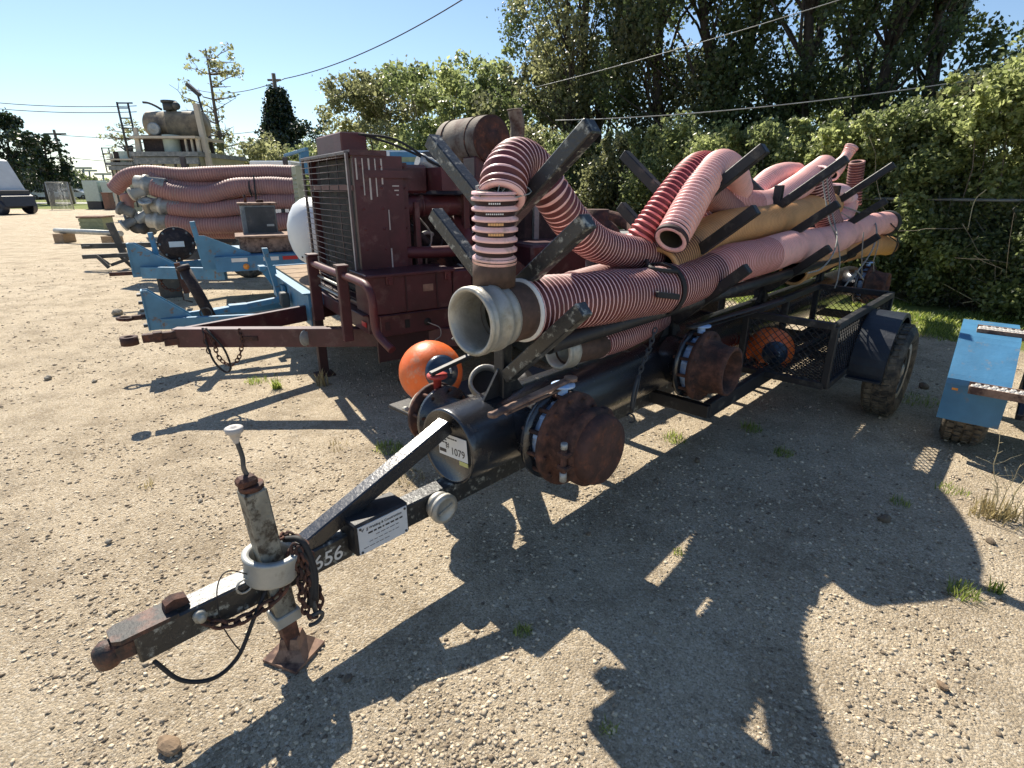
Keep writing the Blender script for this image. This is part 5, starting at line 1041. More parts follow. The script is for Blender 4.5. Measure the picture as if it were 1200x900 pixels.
P_('stake_post', 'blue_worn', lambda b: b.prism([L(1.16, -.22, .45), L(1.20, -.22, .45), L(1.12, -.22, 1.03), L(1.07, -.22, 1.03)], (0, 1, 0), .07)); P_('stake_bracket', 'blue_worn', lambda b: (b.box(L(1.08, -.5, .80), (.06, .14, .05)), b.prism([L(1.22, -.52, .5), L(1.22, -.52, .82), L(1.05, -.52, .80)], (0, 1, 0), .02)))
for k in range(11): P_('plank', 'wood_deck', lambda b: b.box(L(2.45, -.85 + .17 * k, .742 + .002 * (k % 2)), (2.36, .160, .03), bev=.003))
for sg in (1, -1): P_('side_rail', 'blue_paint', lambda b: b.box(L(2.45, sg * .935, .70), (2.4, .04, .13)))
P_('wiring_cover', 'dark_steel', lambda b: b.box(L(1.16, .12, .56), (.08, .12, .14), bev=.01))
for sg in (1, -1):
    P_('wheel', 'tyre', lambda b: b.lathe(L(2.9, sg * .8, .33), (0, 1, 0), [(-.09, .2), (-.1, .3), (-.06, .33), (.06, .33), (.1, .3), (.09, .2), (0, .15), (0, 0)], 30))
tk = thing('round_tank', 'white domed tank lying on the blue plank deck trailer, hidden behind the maroon radiator', 'tank', B1, (1.9, 0, .76))
tc_ = B1.I @ far(357, 272, 5.66)
pm(tk, B1)('tank_shell', 'white_tank', lambda b: b.lathe(tc_ + Vector((.0, 0, 0)), (1, -.25, 0), [(-.16, 0), (-.155, .08), (-.13, .17), (-.08, .26), (-.01, .31), (.04, .33), (.9, .33), (.95, .3), (1.02, .15), (1.03, 0)], 36))
for k in range(4): pm(tk, B1)('bolt', 'dark_steel', lambda b: b.box(tc_ + Vector((-.085, -.02 - .05 * k, -.235 + .006 * k)), (.012, .012, .03)))
pm(tk, B1)('saddle', 'blue_paint', lambda b: (b.box((tc_.x + .2, tc_.y, .86), (.08, .5, .16)), b.box((tc_.x + .75, tc_.y - .1, .86), (.08, .5, .16))))
# second blue trailer with control box and motor
B2 = Frame(-5.3, 7.75, 64); b2t = thing('equipment_trailer', 'longer blue trailer behind it with red and white reflectors and a triangular nose', 'trailer', B2, (2.6, 0, 0)); P_ = pm(b2t, B2)
P_('nose_plate', 'blue_worn', lambda b: (b.prism([L(.0, .05, .42), L(.0, .05, .88), L(.06, .05, .88), L(.55, .05, .54), L(.55, .05, .42)], (0, 1, 0), .015), b.prism([L(.0, -.10, .42), L(.0, -.10, .88), L(.06, -.10, .88), L(.55, -.10, .54), L(.55, -.10, .42)], (0, 1, 0), .015), b.box(L(-.01, -.02, .65), (.02, .17, .46))))
P_('coupler', 'rust_dark', lambda b: (b.beam(L(-.3, -.02, .47), L(0, -.02, .47), .05, .05), b.chain([L(.3, .08, .4), L(.33, .1, .26), L(.5, .1, .22), L(.62, .08, .42)], .06, .008, .6)))
P_('tongue_arm', 'blue_worn', lambda b: b.beam(L(.1, .06, .48), L(1.15, .70, .48), .07, .16)); P_('tongue_arm', 'blue_worn', lambda b: b.beam(L(.1, -.06, .48), L(1.15, -.70, .48), .07, .16))
P_('jack_leg', 'rust_dark', lambda b: b.beam(L(.62, .36, .2), L(.56, .34, .62), .09, .07))
P_('gusset', 'blue_worn', lambda b: (b.prism([L(.90, .72, .55), L(.90, .72, 1.0), L(.97, .72, 1.0), L(1.5, .72, .75), L(1.5, .72, .55)], (0, 1, 0), .015), b.beam(L(.92, .665, .55), L(.86, .665, 1.18), .06, .10, up=(0, 1, 0))))
P_('post', 'blue_worn', lambda b: b.beam(L(.3, -.2, .55), L(.26, -.2, 1.0), .06, .10, up=(0, 1, 0)))
P_('deck_frame', 'blue_paint', lambda b: (b.box(L(2.8, .80, .62), (3.5, .05, .20)), b.box(L(2.8, -.80, .62), (3.5, .05, .20)), b.box(L(1.08, 0, .62), (.05, 1.6, .20)), b.box(L(2.8, 0, .715), (3.45, 1.58, .02))))
for k, (x, m_) in enumerate(((1.35, 'reflector_white'), (1.75, 'reflector_white'), (2.0, 'reflector_red'), (2.25, 'reflector_white'), (2.55, 'reflector_red'))): P_('reflector', m_, lambda b: b.box(L(x, .83, .67), (.2, .006, .05)))
P_('marker_lamp', 'amber_lens', lambda b: b.lathe(L(1.42, .83, .58), (0, -1, 0), [(0, .04), (.02, .04), (.02, 0)], 14))
for k in range(3): P_('plank', 'wood_deck', lambda b: b.box(L(3.6, .3 + .17 * k, .745), (1.6, .16, .03)))
for sg in (1, -1): P_('wheel', 'tyre', lambda b: b.lathe(L(3.6, sg * .62, .36), (0, 1, 0), [(-.09, .2), (-.1, .33), (-.06, .36), (.06, .36), (.1, .33), (.09, .2), (0, .15), (0, 0)], 30))
o = MB(B2); o.box(L(1.85, .25, .835), (.95, .7, .20), bev=.01); o.box(L(1.85, .25, .95), (1.02, .76, .03), bev=.005); ob = o.build('steel_box', 'rust_plate'); tag(ob, 'low flat box with rusty pale lid on the longer blue trailer', 'box')
bx = thing('control_cabinet', 'dark grey cabinet with latches standing on the longer blue trailer', 'cabinet', B2, (3.65, 0, .75)); P_ = pm(bx, B2); cc = B2.I @ far(304, 262, 8.75)
P_('body', 'box_grey', lambda b: b.box((cc.x, cc.y, 1.13), (.48, .55, .46), bev=.01)); P_('lid', 'rust_plate', lambda b: b.box((cc.x, cc.y, 1.375), (.54, .6, .03), bev=.006)); P_('door', 'dark_steel', lambda b: b.box((cc.x + .02, cc.y - .28, 1.13), (.40, .012, .40), bev=.004)); P_('handle', 'galvanised', lambda b: b.box((cc.x + .14, cc.y - .295, 1.07), (.1, .02, .03)))
[P_('leg', 'dark_steel', lambda b: b.box((cc.x + sx * .2, cc.y + sy * .2, .83), (.05, .05, .15))) for sx in (-1, 1) for sy in (-1, 1)]; P_('cap', 'rust_dark', lambda b: (b.cyl((cc.x + .05, cc.y, 1.39), (cc.x + .05, cc.y, 1.43), .05, 12), b.cyl((cc.x - .15, cc.y, 1.39), (cc.x - .15, cc.y, 1.50), .02, 8)))
mo = thing('electric_motor', 'black flanged motor with a white label lying between the blue trailer noses', 'motor', B2, (1.2, -.2, .5)); P_ = pm(mo, B2); mc = B2.I @ far(207, 286, 8.5); ax_ = ((B2.I @ Vector((0, 0, 1.2))) - mc).normalized(); ax_.z = 0
P_('body', 'engine_dark', lambda b: b.lathe(mc, ax_, [(-.5, 0), (-.5, .16), (-.45, .2), (-.08, .2), (-.08, .25), (-.04, .25), (-.04, .2), (0, .17), (.02, 0)], 24)); P_('flange', 'rust_dark', lambda b: b.torus(mc + ax_ * -.06, ax_, .22, .022, 24, 6)); P_('label_plate', 'white_sticker', lambda b: b.box(mc + ax_ * .03, (.02, .2, .08), Matrix.Rotation(math.atan2(ax_.y, ax_.x), 3, 'Z')))
P_('bolt', 'steel_grey', lambda b: [b.sphere(mc + ax_ * -.05 + Vector((-ax_.y * math.cos(a) * .22, ax_.x * math.cos(a) * .22, math.sin(a) * .22)), .022, 6, 4) for a in np.arange(0, 6.2, .785)], kind='stuff'); P_('stand', 'dark_steel', lambda b: (b.beam(mc + Vector((-.2, 0, -.22)), mc + Vector((-.2, 0, -mc.z)), .08, .3), b.beam(mc + ax_ * -.4 + Vector((0, 0, -.2)), mc + ax_ * -.4 + Vector((0, 0, -mc.z)), .08, .08)))
# dark trailer tongue beyond
B3 = Frame(-8.9, 11.6, 72); b3t = thing('dark_trailer', 'low dark trailer with twin black drawbars and a vertical jack, beyond the blue trailers', 'trailer', B3, (2, 0, 0)); P_ = pm(b3t, B3)
P_('tongue_arm', 'dark_steel', lambda b: b.beam(L(0, 0, .46), L(4.5, .3, .46), .08, .10)); P_('tongue_arm', 'dark_steel', lambda b: b.beam(L(.1, .35, .28), L(2.2, .9, .36), .08, .08)); P_('jack', 'dark_steel', lambda b: (b.beam(L(.75, .05, .18), L(.6, .05, .92), .12, .1, up=(0, 1, 0)), b.torus(L(.1, .02, .46), (0, 0, 1), .08, .02, 16, 6)))
P_('box', 'truck_dark', lambda b: (b.box(L(2.3, .1, .66), (1.3, .3, .4), bev=.02), b.box(L(1.8, -.2, .8), (.08, .08, .7)))); P_('jumble', 'dark_steel', lambda b: [b.box(L(random.uniform(.2, 1.8), random.uniform(.3, 1), random.uniform(.12, .3)), (random.uniform(.1, .4), .06, .06), Matrix.Rotation(random.uniform(-1, 1), 3, 'Y')) for _ in range(8)], kind='stuff')
mb = MB(WORLD); a, b_ = far(66, 274, 17.6), far(142, 273, 16.4); a.z = .35; b_.z = .35; mb.cyl(a, b_, .075, 14); ob = mb.build('steel_pipe', 'galvanised'); tag(ob, 'pale steel pipe lying crosswise on the gravel at the end of the dark trailer', 'pipe')
for e, lab in ((a.lerp(b_, .12), 'left'), (a.lerp(b_, .85), 'right')): mb = MB(WORLD); mb.box((e.x, e.y, .14), (.3, .5, .27)); ob = mb.build('timber_block', 'wood_deck'); tag(ob, lab + ' wooden block that carries the pale steel pipe', 'block')
# ------------------------------------------------------------------ stacked faded hoses
HF = Frame(*(lambda v: (v.x, v.y))(far(140, 222, 10.6)), 84)
hr = thing('hose_rack_trailer', 'rack trailer with grey uprights under the stack of faded hoses', 'trailer', HF, (1.5, 0, 0)); P_ = pm(hr, HF)
for x in (1.05, 2.9, 4.7): P_('rack_post', 'dark_steel', lambda b: (b.beam(L(x, -.35, .3), L(x, -.35, 2.15), .08, .08, up=(0, 1, 0)), b.beam(L(x, .22, .4), L(x, .22, 1.45), .06, .06, up=(0, 1, 0))))
for z in (.72, 1.08, 1.42, 1.80): P_('rack_arm', 'dark_steel', lambda b: [b.beam(L(x, -.4, z - .12), L(x, .3, z - .16), .05, .05) for x in (1.05, 2.9, 4.7)])
P_('frame', 'dark_steel', lambda b: (b.beam(L(.2, -.3, .4), L(6, -.3, .4), .1, .15), b.beam(L(.2, .25, .4), L(6, .25, .4), .1, .15))); 
for x in (2.2, 4.4): P_('wheel', 'tyre', lambda b: b.lathe(L(x, .4, .36), (0, -1, 0), [(-.1, .2), (-.1, .33), (-.06, .36), (.06, .36), (.1, .33), (.09, .2), (0, .15), (0, 0)], 26))
def HS(px, py, t_): return site(px, py, HF, 'y', -t_)
gH = 'faded hoses stacked on the rack trailer'
def FH_(label, pts, R_=.19, **k): return hose('suction_hose', label, [HS(*p_) for p_ in pts], R_, pitch=.045, ribs='faded_rib', groove='faded_groove', F=HF, group=gH, seg=20, rib=.006, duty=.5, **k)
FH_('topmost faded hose of the stack, its left end drooping down', [(134, 222, .0), (148, 208, .0), (170, 203, .0), (215, 205, .0), (270, 203, .0), (330, 202, .0), (350, 203, .0)], .135)
FH_('faded hose directly under the topmost one, mostly hidden', [(176, 208, .1), (200, 216, .08), (240, 220, .0), (290, 214, .0), (345, 210, .0)], .11)
FH_('second faded hose from the top with a strap round it', [(180, 219, .25), (205, 226, .25), (240, 229, .25), (275, 220, .22), (310, 218, .2), (348, 219, .2)], .165)
FH_('faded hose squeezed behind the strapped one', [(190, 234, -.1), (240, 236, -.1), (300, 234, -.1), (348, 231, -.1)], .12)
FH_('third faded hose from the top, with a black band near its left end', [(200, 244, .3), (240, 247, .3), (280, 243, .28), (320, 236, .25), (348, 236, .25)], .145)
FH_('bottom faded hose of the stack, sticking out behind the control cabinet', [(198, 260, .32), (240, 264, .32), (290, 262, .3), (348, 258, .28)], .15)
FH_('lowest faded hose, in the shade under the stack', [(210, 268, -.05), (260, 272, -.05), (345, 268, -.05)], .13)
o = MB(HF); o.torus(HS(262 + 34, 220, .2), (1, 0, 0), .175, .014, 20, 6); o.tube([HS(297, 205, .42), HS(299, 225, .44), HS(301, 245, .44)], .015, 5); ob = o.build('strap', 'strap_black'); tag(ob, 'dark strap round the second faded hose from the top', 'strap')
for (px, py, t_, R_, dx, lab) in ((178, 219, .25, .145, -1, 'second'), (196, 244, .3, .13, -1, 'third'), (192, 261, .32, .135, -1, 'bottom')):
    c = HS(px, py, t_); o = MB(HF); o.lathe(c + Vector((.25, 0, 0)), (-1, 0, .1), [(0, .11), (0, R_), (.3, R_), (.3, R_ + .03), (.36, R_ + .03), (.38, R_), (.5, R_), (.5, R_ - .03), (.2, R_ - .04), (.2, 0)], 24, [0, 0, 0, 0, 0, 0, 0, 0, 0]); ob = o.build('hose_coupling', 'aluminium'); tag(ob, 'silver coupling at the left end of the %s faded hose' % lab, 'coupling')
random.seed(5)
JP = ['pointing left', 'leftmost', 'highest', 'lower left', 'right of the middle', 'lowest at right', 'in the middle', 'lower middle', 'bottom left', 'right end']
jb = [('faded_rib', 150, 236), ('steel_grey', 146, 246), ('tarp_tan', 160, 226), ('steel_grey', 155, 258), ('galvanised', 168, 254), ('box_grey', 180, 268), ('aluminium', 172, 240), ('dark_steel', 163, 266), ('galvanised', 150, 262), ('dark_steel', 184, 250)]
for m_, px, py in jb:
    c = HS(px, py, random.uniform(-.2, .4)); a_ = Vector((random.uniform(-1, .2), random.uniform(-.6, .6), random.uniform(-.5, .5))).normalized(); o = MB(HF)
    r0 = random.uniform(.06, .10); o.lathe(c - a_ * .15, a_, [(0, 0), (0, r0), (.2, r0), (.2, r0 + .035), (.24, r0 + .035), (.24, r0 - .03), (.05, r0 - .04), (.05, 0)], 18); ob = o.build('pipe_fitting', m_); tag(ob, {'faded_rib': 'short faded hose end', 'aluminium': 'silver coupling', 'tarp_tan': 'cream fitting', 'galvanised': 'grey flanged fitting', 'steel_grey': 'brown grey fitting', 'box_grey': 'blue grey fitting', 'dark_steel': 'dark pipe fitting'}[m_] + ' in the heap left of the faded hoses, ' + JP.pop(0), 'pipe fitting', 'fittings heaped at the left end of the faded hoses')
# ------------------------------------------------------------------ tank towers
def tower(px0, px1, ptop, Y_, label, det=True):
    a = far(px0, 222, Y_); b_ = far(px1, 222, Y_); W_ = (b_ - a).length; F = Frame(a.x, a.y, 90); zt = far((px0 + px1) / 2, ptop, Y_).z; t = thing('tank_unit', label, 'tank unit', F, (W_ / 2, .6, 0)); P_ = pm(t, F)
    h_ = lambda f: far((px0 + px1) / 2, ptop + f * (198 - ptop), Y_).z
    zc, zr = h_(.80), h_(.50)
    P_('enclosure', 'panel_olive', lambda b: b.box((W_ / 2, 1.6, zc / 2 + .15), (W_, 3.2, zc - .3)))
    for k in range(5): P_('panel', 'panel_olive', lambda b: b.box((W_ * (k + .5) / 5, -.02, zc * .60), (W_ / 5 - .06, .04, zc * .66), bev=.01))
    for k in range(6): P_('rib', 'dark_steel', lambda b: b.box((W_ * k / 5, -.05, zc * .6), (.05, .05, zc * .72)))
    P_('cornice', 'box_grey', lambda b: (b.box((W_ / 2, 1.5, zc + .06), (W_ + .2, 3.5, .14)), b.box((W_ / 2, -.15, zc - .14), (W_ + .1, .08, .20))))
    P_('brace', 'tarp_tan', lambda b: b.prism([(-.35, .1, .3), (.1, .1, .3), (.1, .1, zr + .3), (0, .1, zr + .3)], (0, 1, 0), .08))
    P_('louvre', 'engine_dark', lambda b: (b.box((W_ * .28, .5, zc + .38), (W_ * .42, .6, .56)), b.box((W_ * .75, .7, zc + .35), (W_ * .3, .6, .5)))); P_('vent_duct', 'cabinet_green', lambda b: b.lathe((W_ * .5, .35, zc + .12), (0, 0, 1), [(0, .26), (.55, .26)], 16))
    P_('platform', 'tarp_tan', lambda b: (b.box((W_ / 2, .8, zr), (W_ + .12, 1.9, .07)), b.box((.05, .1, (zc + zr) / 2), (.12, .12, zr - zc)), b.box((W_, .1, (zc + zr) / 2), (.1, .1, zr - zc)), b.box((W_ * .9, .1, (zc + zr) / 2), (.06, .06, zr - zc)), b.box((W_ * .8, .1, (zc + zr) / 2), (.06, .06, zr - zc))))
    R_ = (zt - zr) / 2 - .05; tk_ = P_('tank', 'tank_tan', lambda b: b.lathe((0.02, .9, zr + R_ + .05), (1, 0, 0), [(0, 0), (.0, R_ * .8), (.06, R_ * .97), (.12, R_), (W_ * .38, R_), (W_ * .38, R_ + .02), (W_ * .42, R_ + .02), (W_ * .42, R_), (W_ * .9, R_), (W_ * .96, R_ * .9), (W_ * .98, 0)], 28))
    P_('hatch', 'dark_steel', lambda b: (b.cyl((W_ * .42, .9, zt - .03), (W_ * .42, .9, zt + .22), .2, 16), b.cyl((W_ * .42, .9, zt + .2), (W_ * .42, .9, zt + .27), .24, 16), b.sphere((W_ * .56, .8, zt + .1), .13, 10, 6)), tk_)
    P_('manway', 'galvanised', lambda b: b.lathe((W_ * .22, .9 - R_ * .93, zr + R_ * .7), (0, -1, 0), [(0, .2), (.12, .2), (.12, .16), (.16, 0)], 20), tk_)
    P_('hand_pipe', 'dark_steel', lambda b: b.tube(catmull([(W_ * .28, .9, zt), (W_ * .18, .9, zt + .12), (W_ * .08, .9, zt + .2), (-.02, .9, zt + .22)], 5), .04, 6))
    P_('ladder', 'dark_steel', lambda b: (b.cyl((-.5, .3, zr - .6), (-.5, .3, zt + .15), .03, 6), b.cyl((-.15, .3, zr - .9), (-.15, .3, zt + .1), .03, 6), [b.cyl((-.5, .3, z), (-.15, .3, z), .022, 6) for z in np.arange(zr - .6, zt + .15, .3)], b.cyl((-.5, .3, zt + .12), (0, .3, zt + .12), .025, 6)))
    if det: P_('post', 'tarp_tan', lambda b: b.beam((W_ + .25, .3, .3), (W_ + .05, .3, zt + .1), .16, .16, up=(0, 1, 0)))
tower(170, 240, 124, 19.5, 'nearer tank tower: stained tan tank on a platform above an olive panelled enclosure')
tower(137, 163, 176, 30, 'farther, smaller tank tower half hidden at the left of the nearer one', False)
fl = thing('floodlight_pole', 'slanting floodlight on a thin pole at the right of the nearer tank tower', 'floodlight', WORLD, far(250, 230, 21)); P_ = pm(fl, WORLD); a, m1, b_ = far(262, 232, 21), far(243, 150, 21), far(232, 112, 21)
P_('pole', 'dark_steel', lambda b: (b.tube([Vector((a.x, a.y, 0)), a, m1], .07, 8), b.tube([m1, b_], .035, 8))); P_('lamp_head', 'dark_steel', lambda b: b.box(b_ + Vector((-.12, 0, .18)), (.5, .22, .12), Matrix.Rotation(.75, 3, 'Y'), .02))
# ------------------------------------------------------------------ far left things
cr = thing('green_crate', 'small green crate alone at the edge of the yard in front of the green cabinets', 'crate', Frame(*far(114, 262, 22.5)[:2], 80)); c = far(114, 262, 22.5); F = Frame(c.x, c.y, 80); P_ = pm(cr, F)
P_('body', 'crate_green', lambda b: b.box((0, 0, .26), (.8, .85, .46))); P_('lid', 'rust_plate', lambda b: b.box((0, 0, .53), (.92, .98, .06)))
for k in range(3): P_('slat', 'crate_green', lambda b: b.box((-.0, -.43, .1 + .16 * k), (.84, .03, .12)))
for px, pz, lab in ((114, 212, 'left'), (135, 213, 'right')):
    Y_ = 46; c = far(px, 230, Y_); F = Frame(c.x, c.y, 95); o = thing('electrical_cabinet', '%s one of two pale green cabinets with dark skirts far off beside the brown locker' % lab, 'cabinet', F, group='pale green cabinets far off'); P_ = pm(o, F); zt = far(px, pz, Y_).z
    P_('body', 'cabinet_green', lambda b: b.box((0, 0, zt * .64), (1.25, 1.0, zt * .72), bev=.02)); P_('skirt', 'truck_dark', lambda b: b.box((0, 0, zt * .14), (1.2, .95, zt * .28)))
c = far(126, 230, 44); F = Frame(c.x, c.y, 95); mb = MB(F); mb.box((0, 0, .62), (.55, .5, 1.2), bev=.02); mb.box((0, 0, 1.24), (.62, .56, .05)); ob = mb.build('brown_locker', 'brown_paint'); tag(ob, 'small brown locker between the two pale green cabinets', 'locker')
c = far(70, 230, 44); F = Frame(c.x, c.y, 70); fp = thing('fence_panel', 'loose grey mesh fence panel standing on the grass left of the leaning utility pole', 'fence panel', F); P_ = pm(fp, F)
P_('frame', 'galvanised', lambda b: (b.cyl((-.7, 0, 0), (-.7, 0, 2), .03, 6), b.cyl((.7, 0, 0), (.7, 0, 2), .03, 6), b.cyl((-.7, 0, 2), (.7, 0, 2), .03, 6))); P_('wire_mesh', 'fence_wire', lambda b: ([b.cyl((-.7 + .08 * k, 0, .05), (-.7 + .08 * k, 0, 2), .014, 4) for k in range(18)], [b.cyl((-.7, .01, .1 + .08 * k), (.7, .01, .1 + .08 * k), .014, 4) for k in range(24)]), kind='stuff')
# leaning utility pole
up_ = thing('leaning_utility_pole', 'wooden utility pole with small crossarm, right of the dark left trees', 'utility pole', WORLD, far(84, 235, 60)); a = far(84, 232, 60); b_ = far(63, 152, 60); P_ = pm(up_, WORLD)
P_('pole', 'pole_wood', lambda b: b.tube([Vector((a.x, a.y, 0)), a, b_], [.2, .2, .12], 8)); P_('crossarm', 'pole_wood', lambda b: b.box(b_.lerp(a, .06), (2.2, .15, .15)))
for px, pt, Y_, lab in ((98, 197, 110, 'left'), (105, 200, 120, 'middle'), (121, 204, 110, 'right')):
    a = far(px + 2, 222, Y_); b_ = far(px - .5, pt, Y_); mb = MB(); mb.tube([Vector((a.x, a.y, 0)), a, b_], .16, 6); mb.box(b_, (3.0, .4, .35)); ob = mb.build('parking_light', 'galvanised'); tag(ob, '%s one of three distant car park lights above the green cabinets' % lab, 'street lamp', 'distant car park lights')
# far chain link fence
F = Frame(-110, 62, 90); ff = thing('far_fence', 'distant chain link fence across the grass in front of the parked cars', 'fence', F); P_ = pm(ff, F)
for x in np.arange(0, 92, 3.): P_('post', 'galvanised', lambda b: b.cyl((x, 0, 0), (x, 0, 2.3), .05, 6))
P_('rail', 'galvanised', lambda b: b.cyl((0, 0, 2.3), (90, 0, 2.3), .05, 6)); P_('wire_mesh', 'fence_wire', lambda b: [b.cyl((x, 0, .1), (x, 0, 2.3), .012, 3) for x in np.arange(.2, 90, .32)] , kind='stuff')
# parked cars
random.seed(3)
def car(x, y, az, body, label, big=1.):
    F = Frame(x, y, az); o = thing('parked_car', label, 'car', F, group='cars parked beyond the far fence'); P_ = pm(o, F); h = 1.45 * big
    prof = [(-2.2, .35), (-2.25, .8), (-1.7, .95), (-1.1, h), (.6, h), (1.35, .98), (2.1, .85), (2.25, .6), (2.2, .35)]
    P_('body', body, lambda b: b.prism([(x_, 0, z_) for x_, z_ in prof], (0, 1, 0), 1.75)); P_('window', 'glass_dark', lambda b: b.prism([(-1.45, 0, 1.0), (-1.0, 0, h - .08), (.5, 0, h - .08), (1.1, 0, 1.0)], (0, 1, 0), 1.78))
    for sx in (-1.4, 1.4):
        for sy in (-1, 1): P_('wheel', 'tyre', lambda b: b.lathe((sx, sy * .8, .33), (0, sy, 0), [(-.1, .33), (.1, .33), (.1, .2), (.05, 0)], 18))
for k, (px, bd, nm) in enumerate(((26, 'car_blue', 'dark blue'), (38, 'car_silver', 'silver'), (44, 'car_white', 'white'), (57, 'car_white', 'bright white'), (68, 'car_blue', 'blue'), (78, 'car_white', 'white'), (88, 'car_silver', 'pale silver'), (97, 'car_blue', 'dark'), (112, 'car_white', 'white'), (130, 'car_silver', 'silver'))):
    c = far(px, 226, 84 + (k % 3) * 3); car(c.x, c.y, random.choice((70, 80, 95)), bd, '%s parked car beyond the far fence, number %s from the left in the row' % (nm, 'one two three four five six seven eight nine ten'.split()[k]))
# covered truck at the left edge
c = far(0, 249, 36.5); F = Frame(c.x, c.y, 96); tr = thing('covered_truck', 'dark truck with a pale tarpaulin body at the left edge of the yard', 'truck', F); P_ = pm(tr, F)
P_('tarp_body', 'tarp_white', lambda b: (b.prism([(-4.5, 0, 1.55), (-4.5, 0, 3.3), (.1, 0, 3.3), (.35, 0, 3.2), (1.15, 0, 1.25), (.9, 0, 1.1)], (0, 1, 0), 2.3))); P_('side_tarp', 'tarp_tan', lambda b: b.prism([(.28, -1.18, 3.1), (1.2, -1.18, 1.2), (.5, -1.18, 1.4), (.1, -1.18, 2.0)], (0, 1, 0), .03))
P_('chassis', 'truck_dark', lambda b: (b.box((-1.4, 0, .92), (5.6, 2.2, 1.1), bev=.05), b.prism([(.6, 0, .5), (.9, 0, 1.5), (1.6, 0, 1.1), (1.7, 0, .5)], (0, 1, 0), 2.1))); P_('tool_rack', 'dark_steel', lambda b: [b.box((-.9 + .0 * k, -1.2, 1.5 + .18 * k), (1.3, .06, .05)) for k in range(4)]); P_('roof_vent', 'truck_dark', lambda b: b.box((-1.1, 0, 3.38), (1.8, 1.2, .18), bev=.04))
for x in (1.2, -2.6): P_('wheel', 'truck_dark', lambda b: (b.lathe((x, -.95, .45), (0, -1, 0), [(-.15, .45), (.15, .45), (.15, .25), (.1, 0)], 22), b.lathe((x, .95, .45), (0, 1, 0), [(-.15, .45), (.15, .45), (.15, .25), (.1, 0)], 22)))
# ------------------------------------------------------------------ grey pump units between maroon and black trailers
gp = thing('grey_pump_unit', 'pale grey pump unit with panels behind the torn hose stub', 'pump', WORLD, (.05, 5.6, 0)); GF = Frame(.1, 5.3, 62); P_ = pm(gp, GF)
def G(px, py, Y_): return GF.I @ far(px, py, Y_)
c = G(610, 287, 5.6); P_('control_panel', 'panel_olive', lambda b: (b.box(c + Vector((0, 0, -.02)), (.2, .30, .32), bev=.01), b.box(c + Vector((-.105, 0, -.02)), (.012, .2, .2), bev=.003)))
c = G(606, 262, 5.9); P_('pump_casing', 'steel_grey', lambda b: b.lathe(c + Vector((.3, -.1, .02)), (-1, .1, 0), [(0, .26), (.2, .25), (.36, .15), (.38, .10), (.42, .10), (.42, 0)], 26)); P_('flange', 'rust', lambda b: b.torus(c + Vector((-.06, -.1, -.03)), (1, 0, 0), .13, .025, 20, 6))
c = G(600, 318, 5.0); P_('duct', 'tarp_tan', lambda b: b.lathe(c + Vector((.2, 0, 0)), (-1, .3, 0), [(-.5, .1), (0, .16), (.3, .2), (.3, .17), (0, .1)], 22))
c = G(560, 300, 5.6); P_('side_panel', 'white_tank', lambda b: b.box(c + Vector((.25, 0, .0)), (.5, .04, .5), bev=.01)); c = G(680, 305, 5.8); P_('tank', 'steel_grey', lambda b: (b.box(c + Vector((.1, 0, -.05)), (1.6, .8, .55), bev=.03), b.box(c + Vector((.1, 0, .24)), (1.66, .86, .03))))
c = G(700, 256, 6.6); P_('outlet_pipe', 'rust', lambda b: (b.tube(catmull([c + Vector((-.5, .3, .0)), c + Vector((-.15, .1, .02)), c + Vector((.1, -.05, .02)), c + Vector((.25, -.25, -.05)), c + Vector((.22, -.42, -.14))], 6), .075, 14), b.torus(c + Vector((-.12, .08, .02)), (1, -.5, 0), .09, .02, 18, 6), b.torus(c + Vector((.22, -.44, -.15)), (0, -1, -.5), .085, .018, 18, 6))); P_('valve', 'galvanised', lambda b: (b.torus(c + Vector((-.22, .14, .02)), (1, -.5, 0), .10, .025, 18, 6), b.cyl(c + Vector((-.3, .16, .0)), c + Vector((-.3, .16, .16)), .04, 10)))
P_('base', 'dark_steel', lambda b: (b.box((1.2, 0, .55), (3.2, 1.2, .12)), b.box((.1, 0, .3), (.1, 1.0, .55)), b.box((2.2, 0, .3), (.1, 1.0, .55)))); P_('post', 'steel_grey', lambda b: b.box(G(627, 290, 5.3), (.05, .05, .9)))
# blue and white enclosure behind the maroon engine
c = far(490, 186, 11); F = Frame(c.x, c.y, 88); bl = thing('blue_enclosure', 'blue roofed machine enclosure with a green stripe, seen over the maroon engine', 'enclosure', F); P_ = pm(bl, F)
zt = far(490, 176, 11).z; zb_ = far(490, 197, 11).z
P_('body', 'blue_paint', lambda b: b.box((.15, .5, (zt + zb_) / 2 - .05), (1.75, 1.0, zt - zb_ + .1), bev=.03)); P_('lower_body', 'white_tank', lambda b: b.box((.25, .5, zb_ / 2 + .1), (1.7, .9, zb_ - .2))); P_('stripe', 'crate_green', lambda b: b.box((-.1, -.006, zb_ + .15), (.9, .02, .08)))
P_('arched_hatch', 'truck_dark', lambda b: b.prism([(.0, -.02, zb_ - .55), (.0, -.02, zt - .14)] + [(.18 - .18 * math.cos(math.pi * k / 8), -.02, zt - .14 + .12 * math.sin(math.pi * k / 8)) for k in range(1, 8)] + [(.36, -.02, zt - .14), (.36, -.02, zb_ - .55)], (0, 1, 0), .03)); P_('white_end', 'white_tank', lambda b: b.box((-.62, -.01, zt - .12), (.2, .02, .2)))
